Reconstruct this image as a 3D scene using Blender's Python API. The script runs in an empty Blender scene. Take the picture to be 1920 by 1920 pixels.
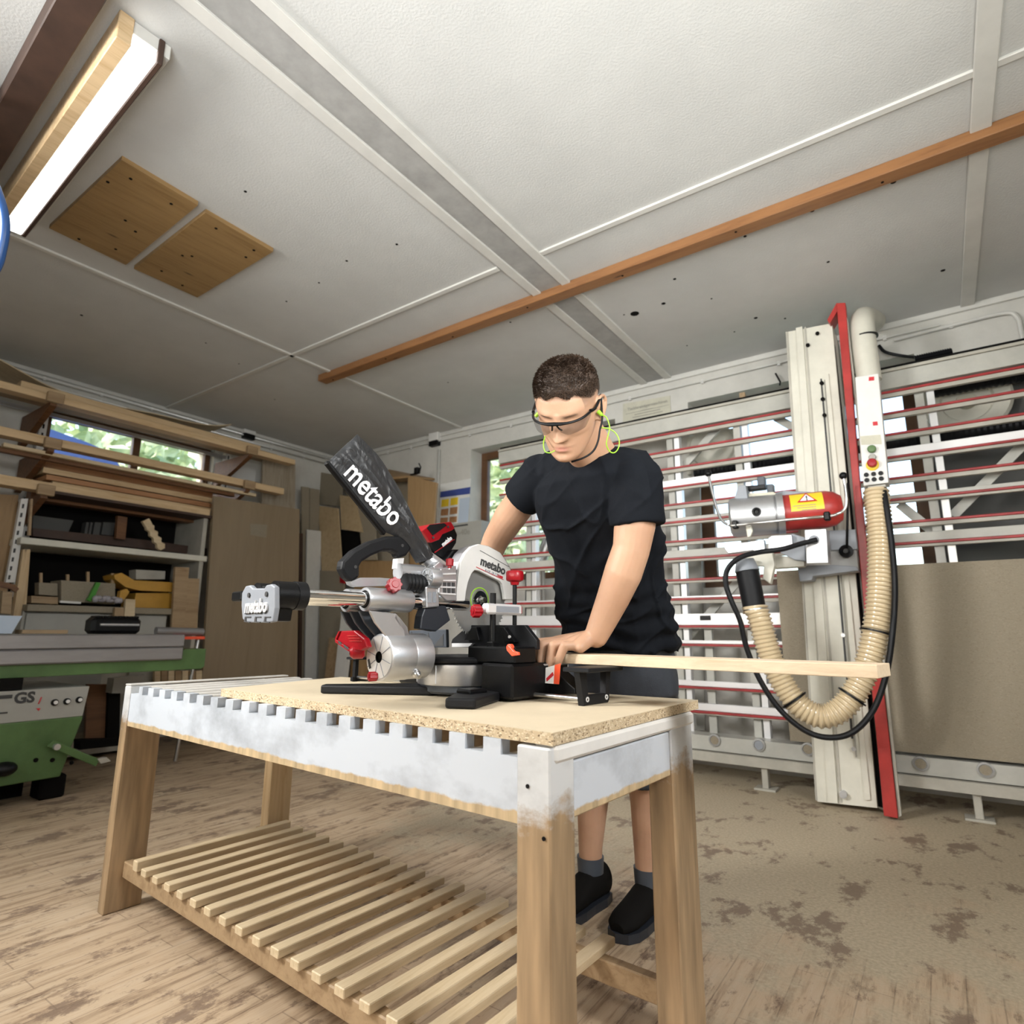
import bpy, bmesh, math, random
from mathutils import Vector, Matrix
from math import sin, cos, pi, radians, sqrt, atan2, exp
random.seed(7)
SC = bpy.context.scene
COL = SC.collection
# ------------------------------------------------------------------ camera
HC = 0.9
FPX, PIT, YAW, ROL = 1125.08, radians(11.2888), radians(35.1817), radians(0.2586)
_f = Vector((-sin(YAW)*cos(PIT), cos(YAW)*cos(PIT), sin(PIT)))
_r = Vector((cos(YAW), sin(YAW), 0)); _u = _r.cross(_f)
CR = _r*cos(ROL)+_u*sin(ROL); CU = -_r*sin(ROL)+_u*cos(ROL); CW = _f
H0 = Vector((0, 0, HC))
cd = bpy.data.cameras.new('camera'); cam = bpy.data.objects.new('camera', cd); COL.objects.link(cam)
cd.sensor_width = 36; cd.sensor_fit = 'HORIZONTAL'; cd.lens = 36*FPX/1920; cd.clip_start = .02; cd.clip_end = 200
m3 = Matrix((CR, CU, -CW)).transposed()
cam.matrix_world = Matrix.Translation(H0) @ m3.to_4x4()
cd.dof.use_dof = True; cd.dof.focus_distance = 1.5; cd.dof.aperture_fstop = 4.0
SC.camera = cam
# ------------------------------------------------------------------ world, light, exposure
wd = bpy.data.worlds.new('world'); SC.world = wd; wd.use_nodes = True
wn = wd.node_tree; bgn = wn.nodes['Background']
sky = wn.nodes.new('ShaderNodeTexSky'); sky.sky_type = 'NISHITA'; sky.sun_disc = False
sky.sun_elevation = radians(38); sky.sun_rotation = radians(200); sky.air_density = 1.2; sky.dust_density = 3.0
wn.links.new(sky.outputs[0], bgn.inputs[0]); bgn.inputs[1].default_value = 0.55
def area(name, loc, target, size, power, color=(1, 1, 1), sy=None, spread=180):
    l = bpy.data.lights.new(name, 'AREA'); l.energy = power; l.color = color; l.size = size
    l.spread = radians(spread)
    if sy: l.shape = 'RECTANGLE'; l.size_y = sy
    o = bpy.data.objects.new(name, l); COL.objects.link(o); o.location = loc
    o.rotation_euler = (Vector(target)-Vector(loc)).to_track_quat('-Z', 'Y').to_euler()
    return o
sun = bpy.data.lights.new('sun', 'SUN'); sun.energy = 3.5; sun.angle = radians(1.5)
so = bpy.data.objects.new('sun', sun); COL.objects.link(so); so.rotation_euler = (radians(48), 0, radians(-150))
area('softbox_left', (-2.6, -0.7, 2.3), (-.9, 2.3, .9), 0.8, 46, (1, .985, .96), None, 118)
area('softbox_right', (1.5, 0.7, 2.2), (-.7, 1.5, .9), 0.6, 22, (1, .985, .97), None, 125)
area('ceiling_bounce', (-.6, -.3, 1.75), (-1.0, .9, 2.9), 1.2, 27, (.95, .98, 1), None, 150)
area('far_ceiling_fill', (.5, .3, 1.45), (-1.2, 3.3, 2.95), .7, 11, (.98, 1, .97), None, 90)  # unseen fill lamp added to brighten the far ceiling and back wall
area('rear_fill', (-0.8, -2.6, 1.6), (-1.2, 2.5, 1.2), 3.0, 5, (.97, .98, 1), 1.6)  # unseen area lamp added indoors, imitates window light from behind
SC.view_settings.view_transform = 'Standard'; SC.view_settings.look = 'None'
SC.view_settings.exposure = 0.40; SC.view_settings.gamma = 1.0; SC.view_settings.use_curve_mapping = False
# ------------------------------------------------------------------ pixel -> point helpers
def ray(x, y): return CR*((x-960)/FPX) - CU*((y-960)/FPX) + CW
def P(x, y, d): return H0 + ray(x, y)*d
def on(x, y, ax, val):
    d = ray(x, y); t = (val-H0[ax])/d[ax]; return H0+d*t
def X_(x, y, v): return on(x, y, 0, v)
def Y_(x, y, v): return on(x, y, 1, v)
def Z_(x, y, v): return on(x, y, 2, v)
# saw frame: a along fence, b along slide (away), c up
TH = radians(-8); SA = Vector((cos(TH), sin(TH), 0)); SB = Vector((-sin(TH), cos(TH), 0)); UP = Vector((0, 0, 1))
SO = Vector((-1.0, 1.25, .735))
def S(x, y, ax, val):
    d = ray(x, y); N = (SA, SB, UP)[ax]; t = (val-(H0-SO).dot(N))/d.dot(N); q = H0+d*t-SO
    return Vector((q.dot(SA), q.dot(SB), q.z))
# ------------------------------------------------------------------ materials
MATS = {}
def nt(name):
    m = bpy.data.materials.new(name); m.use_nodes = True; t = m.node_tree
    return m, t, t.nodes['Principled BSDF']
def N(t, k, **kw):
    n = t.nodes.new(k)
    for a, b in kw.items(): setattr(n, a, b)
    return n
def ramp(t, stops):
    r = N(t, 'ShaderNodeValToRGB'); e = r.color_ramp.elements
    while len(e) < len(stops): e.new(.5)
    for i, (p, c) in enumerate(stops): e[i].position = p; e[i].color = (*c, 1)
    return r
def coords(t, scale=(1, 1, 1), rot=(0, 0, 0)):
    tc = N(t, 'ShaderNodeTexCoord'); mp = N(t, 'ShaderNodeMapping')
    mp.inputs['Scale'].default_value = scale; mp.inputs['Rotation'].default_value = rot
    t.links.new(tc.outputs['Object'], mp.inputs[0]); return mp.outputs[0]
def bump(t, b, src, s, d=.01):
    n = N(t, 'ShaderNodeBump'); n.inputs['Strength'].default_value = s; n.inputs['Distance'].default_value = d
    t.links.new(src, n.inputs['Height']); t.links.new(n.outputs[0], b.inputs['Normal'])
def plain(name, c, rough=.5, metal=0., var=.0, vs=8., bmp=0., bs=60., spec=.5, coat=0., alpha=1., trans=0., emis=None, scale=(1, 1, 1)):
    m, t, b = nt(name); b.inputs['Roughness'].default_value = rough; b.inputs['Metallic'].default_value = metal
    b.inputs['Base Color'].default_value = (*c, 1); b.inputs['Specular IOR Level'].default_value = spec
    b.inputs['Coat Weight'].default_value = coat; b.inputs['Transmission Weight'].default_value = trans
    if alpha < 1: b.inputs['Alpha'].default_value = alpha
    if emis: b.inputs['Emission Color'].default_value = (*emis[0], 1); b.inputs['Emission Strength'].default_value = emis[1]
    v = coords(t, scale)
    if var:
        n = N(t, 'ShaderNodeTexNoise'); n.inputs['Scale'].default_value = vs; n.inputs['Detail'].default_value = 6; n.inputs['Roughness'].default_value = .65
        t.links.new(v, n.inputs['Vector'])
        r = ramp(t, [(.3, tuple(x*(1-var) for x in c)), (.7, tuple(min(1, x*(1+var*.6)) for x in c))])
        t.links.new(n.outputs['Fac'], r.inputs[0]); t.links.new(r.outputs[0], b.inputs['Base Color'])
    if bmp:
        n = N(t, 'ShaderNodeTexNoise'); n.inputs['Scale'].default_value = bs; n.inputs['Detail'].default_value = 4
        t.links.new(v, n.inputs['Vector']); bump(t, b, n.outputs['Fac'], bmp)
    MATS[name] = m; return m
def wood(name, c1, c2, axis='x', rough=.55, fine=1.0, bmp=.15, knots=True):
    m, t, b = nt(name); b.inputs['Roughness'].default_value = rough
    sc = {'x': (1.2, 14, 14), 'y': (14, 1.2, 14), 'z': (14, 14, 1.2)}[axis]
    v = coords(t, tuple(s*fine for s in sc))
    n = N(t, 'ShaderNodeTexNoise'); n.inputs['Scale'].default_value = 2.2; n.inputs['Detail'].default_value = 7; n.inputs['Roughness'].default_value = .7; n.inputs['Distortion'].default_value = .6
    t.links.new(v, n.inputs['Vector'])
    r = ramp(t, [(.30, c2), (.52, c1), (.72, tuple(min(1, x*1.12) for x in c1))])
    t.links.new(n.outputs['Fac'], r.inputs[0]); src = r.outputs[0]
    if knots:
        v2 = coords(t, {'x': (1.5, 6, 6), 'y': (6, 1.5, 6), 'z': (6, 6, 1.5)}[axis])
        k = N(t, 'ShaderNodeTexVoronoi'); k.inputs['Scale'].default_value = 1.6; t.links.new(v2, k.inputs['Vector'])
        kr = ramp(t, [(.03, (1, 1, 1)), (.09, (0, 0, 0))]); t.links.new(k.outputs['Distance'], kr.inputs[0])
        mx = N(t, 'ShaderNodeMix', data_type='RGBA'); t.links.new(kr.outputs[0], mx.inputs[0]); t.links.new(src, mx.inputs[6]); mx.inputs[7].default_value = (*tuple(x*.35 for x in c2), 1)
        src = mx.outputs[2]
    t.links.new(src, b.inputs['Base Color']); bump(t, b, n.outputs['Fac'], bmp, .004)
    MATS[name] = m; return m
# ------------------------------------------------------------------ mesh builder
class MB:
    def __init__(s): s.v = []; s.f = []; s.sm = []
    def add(s, vs, fs, smooth=False):
        o = len(s.v); s.v += [Vector(v) for v in vs]
        for f in fs: s.f.append([i+o for i in f]); s.sm.append(smooth)
        return s
    def box(s, c, size, M=None, bev=0.):
        c = Vector(c); h = Vector(size)/2; B = M or Matrix.Identity(3)
        if bev <= 0:
            vs = [c+B@Vector((x*h.x, y*h.y, z*h.z)) for x in (-1, 1) for y in (-1, 1) for z in (-1, 1)]
            return s.add(vs, [(0, 1, 3, 2), (4, 6, 7, 5), (0, 4, 5, 1), (2, 3, 7, 6), (0, 2, 6, 4), (1, 5, 7, 3)])
        bev = min(bev, .45*min(size))
        vs = []; idx = {}
        for x in (-1, 1):
            for y in (-1, 1):
                for z in (-1, 1):
                    for k in range(3):
                        q = [x*(h.x-bev), y*(h.y-bev), z*(h.z-bev)]; q[k] += (x, y, z)[k]*bev
                        idx[(x, y, z, k)] = len(vs); vs.append(c+B@Vector(q))
        fs = []
        for k in range(3):
            i, j = [(1, 2), (2, 0), (0, 1)][k]
            for sg in (-1, 1):
                ring = []
                for (p, q) in ((-1, -1), (1, -1), (1, 1), (-1, 1)):
                    t = [0, 0, 0]; t[k] = sg; t[i] = p; t[j] = q; ring.append(idx[(*t, k)])
                fs.append(ring if sg > 0 else ring[::-1])
        for k in range(3):
            i, j = [(1, 2), (2, 0), (0, 1)][k]
            for p in (-1, 1):
                for q in (-1, 1):
                    t1 = [0, 0, 0]; t1[i] = p; t1[j] = q; a = list(t1); a[k] = -1; b = list(t1); b[k] = 1
                    f = [idx[(*a, i)], idx[(*b, i)], idx[(*b, j)], idx[(*a, j)]]
                    fs.append(f if p*q > 0 else f[::-1])
        for x in (-1, 1):
            for y in (-1, 1):
                for z in (-1, 1):
                    f = [idx[(x, y, z, 0)], idx[(x, y, z, 1)], idx[(x, y, z, 2)]]
                    fs.append(f if x*y*z > 0 else f[::-1])
        return s.add(vs, fs)
    def cyl(s, p0, p1, r0, r1=None, n=24, caps=True, smooth=True):
        r1 = r0 if r1 is None else r1
        return s.tube([p0, p1], [r0, r1], n, caps, smooth)
    def tube(s, pts, rad, n=12, caps=True, smooth=True, flat=1.0, up=None):
        pts = [Vector(p) for p in pts]
        if not isinstance(rad, (list, tuple)): rad = [rad]*len(pts)
        o = len(s.v); L = len(pts)
        t0 = (pts[1]-pts[0]).normalized()
        u = Vector(up) if up else (Vector((0, 0, 1)) if abs(t0.z) < .9 else Vector((1, 0, 0)))
        x = t0.cross(u).normalized()
        for i, p in enumerate(pts):
            t = (pts[min(i+1, L-1)]-pts[max(i-1, 0)]).normalized()
            x = (x-t*x.dot(t)).normalized(); y = t.cross(x)
            for k in range(n):
                a = 2*pi*k/n; s.v.append(p+(x*cos(a)+y*sin(a)*flat)*rad[i])
        for i in range(L-1):
            for k in range(n):
                a = o+i*n+k; b = o+i*n+(k+1) % n; s.f.append([a, b, b+n, a+n]); s.sm.append(smooth)
        if caps:
            s.f.append([o+k for k in range(n)][::-1]); s.sm.append(False)
            s.f.append([o+(L-1)*n+k for k in range(n)]); s.sm.append(False)
        return s
    def lathe(s, prof, c, axis, n=32, up=None, closed=False):
        c = Vector(c); ax = Vector(axis).normalized(); u = Vector(up) if up else (Vector((0, 0, 1)) if abs(ax.z) < .9 else Vector((1, 0, 0)))
        x = ax.cross(u).normalized(); y = ax.cross(x); o = len(s.v)
        for (r, h) in prof:
            for k in range(n):
                a = 2*pi*k/n; s.v.append(c+ax*h+(x*cos(a)+y*sin(a))*max(r, 1e-5))
        for i in range(len(prof)-1):
            for k in range(n):
                a = o+i*n+k; b = o+i*n+(k+1) % n; s.f.append([a, b, b+n, a+n]); s.sm.append(True)
        return s
    def prism(s, pts, vec, smooth=False):
        pts = [Vector(p) for p in pts]; vec = Vector(vec); n = len(pts); o = len(s.v)
        s.v += pts+[p+vec for p in pts]
        nn = Vector((0, 0, 0))
        for i in range(n): nn += pts[i].cross(pts[(i+1) % n])
        fl = nn.dot(vec) > 0
        a = list(range(o, o+n)); b = list(range(o+n, o+2*n))
        s.f.append(a[::-1] if fl else a); s.f.append(b if fl else b[::-1]); s.sm += [False, False]
        for i in range(n):
            j = (i+1) % n; q = [a[i], a[j], b[j], b[i]]; s.f.append(q if fl else q[::-1]); s.sm.append(smooth)
        return s
    def ring(s, outer, inner, vec):
        """two outlines with the same count: a plate with a hole, given depth"""
        n = len(outer); o = len(s.v); vec = Vector(vec)
        for l in (outer, inner): s.v += [Vector(p) for p in l]+[Vector(p)+vec for p in l]
        for i in range(n):
            j = (i+1) % n
            A, B, C, D = o, o+n, o+2*n, o+3*n
            for q in ((A+i, A+j, C+j, C+i), (B+j, B+i, D+i, D+j), (A+j, A+i, B+i, B+j), (C+i, C+j, D+j, D+i)): s.f.append(list(q)); s.sm.append(False)
        return s
    def sphere(s, c, r, n=16, m=10, M=None):
        c = Vector(c); r = Vector(r) if isinstance(r, (tuple, list, Vector)) else Vector((r, r, r)); o = len(s.v); B = M or Matrix.Identity(3)
        for i in range(m+1):
            t = pi*i/m
            for k in range(n):
                a = 2*pi*k/n; s.v.append(c+B@Vector((r.x*max(sin(t), 1e-4)*cos(a), r.y*max(sin(t), 1e-4)*sin(a), r.z*cos(t))))
        for i in range(m):
            for k in range(n):
                a = o+i*n+k; b = o+i*n+(k+1) % n; s.f.append([a, a+n, b+n, b]); s.sm.append(True)
        return s
    def capsule(s, p0, p1, r0, r1=None, n=20):
        """closed tapered limb with round ends"""
        r1 = r0 if r1 is None else r1; p0 = Vector(p0); p1 = Vector(p1); d = (p1-p0).normalized()
        pts = []; rs = []
        for a in (85, 65, 45, 22): pts.append(p0-d*r0*sin(radians(a))); rs.append(r0*cos(radians(a)))
        for k in range(9): f = k/8; pts.append(p0.lerp(p1, f)); rs.append(r0+(r1-r0)*f)
        for a in (22, 45, 65, 85): pts.append(p1+d*r1*sin(radians(a))); rs.append(r1*cos(radians(a)))
        return s.tube(pts, rs, n)
    def build(s, name, mat, parent=None, bevel=0., norecalc=False):
        me = bpy.data.meshes.new(name)
        inv = wmat(parent).inverted() if parent else Matrix.Identity(4)
        if parent is None and s.v:
            lo = Vector([min(v[i] for v in s.v) for i in range(3)]); hi = Vector([max(v[i] for v in s.v) for i in range(3)])
            org = Vector(((lo.x+hi.x)/2, (lo.y+hi.y)/2, lo.z)); inv = Matrix.Translation(-org)
        me.from_pydata([inv@v for v in s.v], [], s.f)
        if not norecalc:
            bm = bmesh.new(); bm.from_mesh(me)
            bmesh.ops.recalc_face_normals(bm, faces=bm.faces)
            if any(s.sm):
                for e in bm.edges:
                    if len(e.link_faces) == 2 and e.calc_face_angle(0) > radians(36): e.smooth = False
            bm.to_mesh(me); bm.free()
        me.polygons.foreach_set('use_smooth', s.sm); me.update()
        o = bpy.data.objects.new(name, me); COL.objects.link(o)
        if mat is not None: me.materials.append(MATS[mat] if isinstance(mat, str) else mat)
        if parent: o.parent = parent
        else: o.location = org
        if bevel:
            md = o.modifiers.new('bevel', 'BEVEL'); md.width = bevel; md.segments = 2; md.limit_method = 'ANGLE'; md.angle_limit = radians(40)
        return o
def wmat(o):
    m = Matrix.LocRotScale(o.location, o.rotation_euler, o.scale)
    return wmat(o.parent)@m if o.parent else m
def tag(o, label=None, cat=None, group=None, kind=None):
    if label: o['label'] = label
    if cat: o['category'] = cat
    if group: o['group'] = group
    if kind: o['kind'] = kind
    return o
def thing(name, label, cat, loc, group=None):
    o = bpy.data.objects.new(name, None); COL.objects.link(o); o.location = loc; o.empty_display_size = .1
    return tag(o, label, cat, group)
def struct(o): o['kind'] = 'structure'; return o
def copy_tree(o, loc=None, label=None, parent=None):
    c = o.copy(); COL.objects.link(c)
    if parent: c.parent = parent
    if loc is not None: c.location = loc
    if label: c['label'] = label
    for ch in list(o.children): copy_tree(ch, None, None, c)
    return c
def rotM(ax, deg): return Matrix.Rotation(radians(deg), 3, ax)
def text(name, s, size, M, mat, parent, depth=.0006, off=0.0, sx=1.0, align='CENTER'):
    """lettering: M is a 4x4 world matrix; the letters lie in its xy plane"""
    cu = bpy.data.curves.new(name, 'FONT'); cu.body = s; cu.size = size; cu.extrude = depth; cu.offset = off
    cu.align_x = align; cu.align_y = 'CENTER'; cu.resolution_u = 3
    tmp = bpy.data.objects.new('tmp', cu); me = bpy.data.meshes.new_from_object(tmp); bpy.data.objects.remove(tmp)
    inv = wmat(parent).inverted() if parent else Matrix.Identity(4)
    me.transform(inv@M@Matrix.Diagonal((sx, 1, 1, 1)))
    o = bpy.data.objects.new(name, me); COL.objects.link(o); me.materials.clear(); me.materials.append(MATS[mat])
    if parent: o.parent = parent
    return o
def frame4(o, x, y):
    x = Vector(x).normalized(); y = Vector(y); y = (y-x*y.dot(x)).normalized(); z = x.cross(y)
    m = Matrix((x, y, z)).transposed().to_4x4(); m.translation = Vector(o); return m
def smooth_pts(pts, n=6):
    """Catmull-Rom through points"""
    pts = [Vector(p) for p in pts]; out = []
    for i in range(len(pts)-1):
        a = pts[max(i-1, 0)]; b = pts[i]; c = pts[i+1]; d = pts[min(i+2, len(pts)-1)]
        for k in range(n):
            t = k/n; out.append(.5*((2*b)+(c-a)*t+(2*a-5*b+4*c-d)*t*t+(3*b-a-3*c+d)*t**3))
    out.append(pts[-1]); return out
def slab(name, label, cat, quad, ax, val, th, mat, group=None, parent=None):
    """a board: pixel outline read on the plane axis=val, with real thickness away from the camera"""
    pts = [on(x, y, ax, val) for x, y in quad]; v = Vector((0, 0, 0)); v[ax] = th if val > 0 else -th
    o = MB().prism(pts, v).build(name, mat, parent)
    if not parent: tag(o, label, cat, group)
    return o
# palette
plain('ceiling_paint', (.56, .56, .54), .85, var=.06, vs=3, bmp=.16, bs=110)
plain('wall_paint', (.60, .585, .54), .85, var=.13, vs=2.5, bmp=.3, bs=25)
plain('wall_dusty', (.40, .38, .30), .9, var=.25, vs=3)
plain('white_strip', (.62, .61, .57), .6, var=.08, vs=6)
plain('duct_grey', (.36, .355, .34), .55, metal=.0, var=.18, vs=9)
plain('white_paint', (.72, .71, .68), .45, var=.08, vs=8)
plain('cream_metal', (.66, .64, .55), .42, var=.12, vs=5)
plain('rail_cream', (.47, .465, .42), .42, var=.15, vs=5)
plain('cream_dark', (.44, .42, .36), .5, var=.2, vs=5)
plain('steel', (.62, .62, .62), .28, metal=1., var=.06, vs=30, scale=(1, 8, 1))
plain('alu_rough', (.62, .62, .63), .34, metal=.85, var=.08, vs=20, bmp=.05, bs=200)
plain('alu_cast', (.60, .61, .63), .38, metal=.85, var=.05, vs=20, bmp=.05, bs=300)
plain('alu_bright', (.80, .80, .80), .38, metal=.3)
plain('alu_dull', (.33, .32, .32), .45, metal=.6, var=.2, vs=2, scale=(1, 1, 6))
plain('chrome', (.78, .78, .78), .08, metal=1.)
plain('black_plastic', (.0028, .003, .0036), .38, bmp=.1, bs=500, spec=.25)
plain('blade_steel', (.50, .50, .48), .35, metal=.7, var=.05, vs=20)
plain('black_soft', (.006, .0065, .008), .5, spec=.28, bmp=.1, bs=500)
plain('grey_plastic', (.055, .065, .08), .45)
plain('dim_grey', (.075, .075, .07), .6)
plain('cap_grey', (.27, .29, .32), .5, bmp=.1, bs=400)
plain('red_plastic', (.33, .006, .012), .32, spec=.4)
plain('red_paint', (.42, .035, .03), .38, var=.25, vs=7)
plain('red_rail', (.36, .03, .032), .45, var=.3, vs=10)
plain('orange_plastic', (.85, .10, .04), .35)
plain('lime', (.30, .60, .03), .45)
plain('yellow_label', (.86, .60, .03), .4)
plain('yellow_tool', (.50, .27, .04), .4, var=.15)
plain('green_paint', (.09, .17, .055), .42, var=.25, vs=5)
plain('green_bright', (.06, .26, .03), .4)
plain('panel_white', (.36, .355, .32), .5, var=.06)
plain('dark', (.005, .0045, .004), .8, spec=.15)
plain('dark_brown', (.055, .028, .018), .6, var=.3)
plain('frame_brown', (.13, .06, .025), .5, var=.3, vs=8)
plain('rubber', (.022, .026, .034), .42)
plain('hose_clear', (.62, .50, .32), .22, spec=.7, var=.1)
plain('blue_hose', (.012, .06, .20), .35)
plain('blue_print', (.05, .08, .30), .6)
plain('light_blue', (.50, .58, .68), .6)
plain('bag_clear', (.34, .32, .34), .35)
plain('paper', (.74, .74, .71), .7, var=.04)
plain('old_paper', (.55, .53, .43), .8, var=.12, vs=12)
plain('ink', (.05, .05, .05), .7)
plain('ink_soft', (.30, .29, .25), .8)
plain('white_print', (.85, .85, .85), .5)
plain('red_print', (.55, .02, .03), .5)
plain('tube_light', (1, 1, 1), .5, emis=((1, 1, .98), 5))
plain('glass', (1, 1, 1), .0, trans=1.0, spec=.3)
plain('nail', (.72, .50, .42), .3)
plain('tarp', (.05, .09, .25), .6)
wood('pine', (.62, .45, .26), (.48, .31, .15), 'y')
wood('pine_x', (.62, .45, .26), (.48, .31, .15), 'x')
wood('pine_z', (.55, .40, .23), (.42, .27, .13), 'z')
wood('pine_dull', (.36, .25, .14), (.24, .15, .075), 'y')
wood('pine_pale', (.60, .48, .31), (.47, .35, .20), 'y')
wood('pine_red', (.44, .22, .10), (.30, .13, .05), 'y')
wood('ply', (.30, .185, .075), (.22, .125, .045), 'y', rough=.5)
wood('batten', (.26, .12, .045), (.17, .07, .025), 'x', rough=.45)
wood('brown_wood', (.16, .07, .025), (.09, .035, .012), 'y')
wood('workpiece', (.66, .53, .37), (.56, .42, .27), 'x', rough=.5, fine=2.2, knots=False)
wood('hardboard', (.245, .185, .115), (.21, .155, .09), 'z', rough=.5, knots=False, fine=.3, bmp=.04)
wood('grey_planks', (.33, .28, .21), (.22, .17, .11), 'z', rough=.7)
wood('maple', (.48, .36, .21), (.40, .29, .155), 'y', rough=.5, knots=False, fine=.7)
wood('veneer', (.34, .215, .10), (.27, .16, .07), 'z', rough=.5, knots=False)
def chip(name, base, dark, light, scale):
    m, t, b = nt(name); b.inputs['Roughness'].default_value = .75; v = coords(t, (1, 1, 1.6))
    k = N(t, 'ShaderNodeTexVoronoi'); k.inputs['Scale'].default_value = scale; t.links.new(v, k.inputs['Vector'])
    s = N(t, 'ShaderNodeSeparateColor'); t.links.new(k.outputs['Color'], s.inputs[0])
    r = ramp(t, [(0, dark), (.18, base), (.75, base), (1, light)]); t.links.new(s.outputs[0], r.inputs[0])
    t.links.new(r.outputs[0], b.inputs['Base Color']); bump(t, b, s.outputs[1], .5, .003); MATS[name] = m
chip('chip_edge', (.56, .44, .28), (.16, .10, .05), (.78, .68, .50), 260)
chip('mdf', (.275, .235, .17), (.24, .20, .14), (.31, .265, .195), 160)
plain('board_top', (.66, .56, .40), .6, var=.10, vs=4, bmp=.08, bs=200)
# ================================================================== materials with structure
def floor_mat():
    m, t, b = nt('floor_planks'); b.inputs['Roughness'].default_value = .6
    v = coords(t, (1, 1, 1))
    vb = coords(t, (1, 1, 1), (0, 0, pi/2))
    br = N(t, 'ShaderNodeTexBrick'); br.inputs['Scale'].default_value = 1; br.inputs['Brick Width'].default_value = .62; br.inputs['Row Height'].default_value = .075
    br.inputs['Mortar Size'].default_value = .0018; br.inputs['Color1'].default_value = (.42, .30, .19, 1); br.inputs['Color2'].default_value = (.50, .38, .25, 1); br.inputs['Mortar'].default_value = (.10, .06, .035, 1)
    t.links.new(vb, br.inputs['Vector'])
    v2 = coords(t, (22, 2.0, 1)); n = N(t, 'ShaderNodeTexNoise'); n.inputs['Scale'].default_value = 1.6; n.inputs['Detail'].default_value = 8; n.inputs['Roughness'].default_value = .7
    t.links.new(v2, n.inputs['Vector']); r = ramp(t, [(.36, (.16, .10, .06)), (.50, (.48, .36, .24)), (.75, (.60, .50, .38))]); t.links.new(n.outputs[0], r.inputs[0])
    mx = N(t, 'ShaderNodeMix', data_type='RGBA'); mx.inputs[0].default_value = .6; t.links.new(br.outputs[0], mx.inputs[6]); t.links.new(r.outputs[0], mx.inputs[7])
    # dark dirt patches
    v4 = coords(t, (10, 3.5, 1)); d = N(t, 'ShaderNodeTexNoise'); d.inputs['Scale'].default_value = 1.7; d.inputs['Detail'].default_value = 9; d.inputs['Roughness'].default_value = .75; t.links.new(v4, d.inputs['Vector'])
    dr = ramp(t, [(.55, (0, 0, 0)), (.66, (1, 1, 1))]); t.links.new(d.outputs[0], dr.inputs[0])
    m1 = N(t, 'ShaderNodeMix', data_type='RGBA'); t.links.new(dr.outputs[0], m1.inputs[0]); t.links.new(mx.outputs[2], m1.inputs[6]); m1.inputs[7].default_value = (.15, .095, .06, 1)
    # saw dust lying near the panel saw (towards +x, +y)
    tc = N(t, 'ShaderNodeTexCoord'); sp = N(t, 'ShaderNodeSeparateXYZ'); t.links.new(tc.outputs['Object'], sp.inputs[0])
    n3 = N(t, 'ShaderNodeTexNoise'); n3.inputs['Scale'].default_value = 1.8; n3.inputs['Detail'].default_value = 8; n3.inputs['Roughness'].default_value = .7; t.links.new(v, n3.inputs['Vector'])
    ax = N(t, 'ShaderNodeMath', operation='MULTIPLY_ADD'); t.links.new(sp.outputs[1], ax.inputs[0]); ax.inputs[1].default_value = .38; ax.inputs[2].default_value = -.95
    bx = N(t, 'ShaderNodeMath', operation='MULTIPLY_ADD'); t.links.new(sp.outputs[0], bx.inputs[0]); bx.inputs[1].default_value = .17; t.links.new(ax.outputs[0], bx.inputs[2])
    cx = N(t, 'ShaderNodeMath', operation='MULTIPLY_ADD'); t.links.new(n3.outputs[0], cx.inputs[0]); cx.inputs[1].default_value = 2.4; t.links.new(bx.outputs[0], cx.inputs[2])
    sr = ramp(t, [(.72, (0, 0, 0)), (1.0, (1, 1, 1))]); t.links.new(cx.outputs[0], sr.inputs[0])
    dn = N(t, 'ShaderNodeTexNoise'); dn.inputs['Scale'].default_value = 90; dn.inputs['Detail'].default_value = 3; t.links.new(v, dn.inputs['Vector'])
    dc = ramp(t, [(.35, (.38, .315, .215)), (.7, (.50, .42, .30))]); t.links.new(dn.outputs[0], dc.inputs[0])
    m2 = N(t, 'ShaderNodeMix', data_type='RGBA'); t.links.new(sr.outputs[0], m2.inputs[0]); t.links.new(m1.outputs[2], m2.inputs[6]); t.links.new(dc.outputs[0], m2.inputs[7])
    v5 = coords(t, (6, 4, 1)); d5 = N(t, 'ShaderNodeTexNoise'); d5.inputs['Scale'].default_value = .9; d5.inputs['Detail'].default_value = 9; d5.inputs['Roughness'].default_value = .72; t.links.new(v5, d5.inputs['Vector'])
    r5 = ramp(t, [(.55, (0, 0, 0)), (.60, (.8, .8, .8))]); t.links.new(d5.outputs[0], r5.inputs[0])
    m5 = N(t, 'ShaderNodeMix', data_type='RGBA'); t.links.new(r5.outputs[0], m5.inputs[0]); t.links.new(m2.outputs[2], m5.inputs[6]); m5.inputs[7].default_value = (.17, .115, .08, 1)
    t.links.new(m5.outputs[2], b.inputs['Base Color']); bump(t, b, br.outputs['Fac'], -.3, .002); MATS['floor'] = m
floor_mat()
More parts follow.
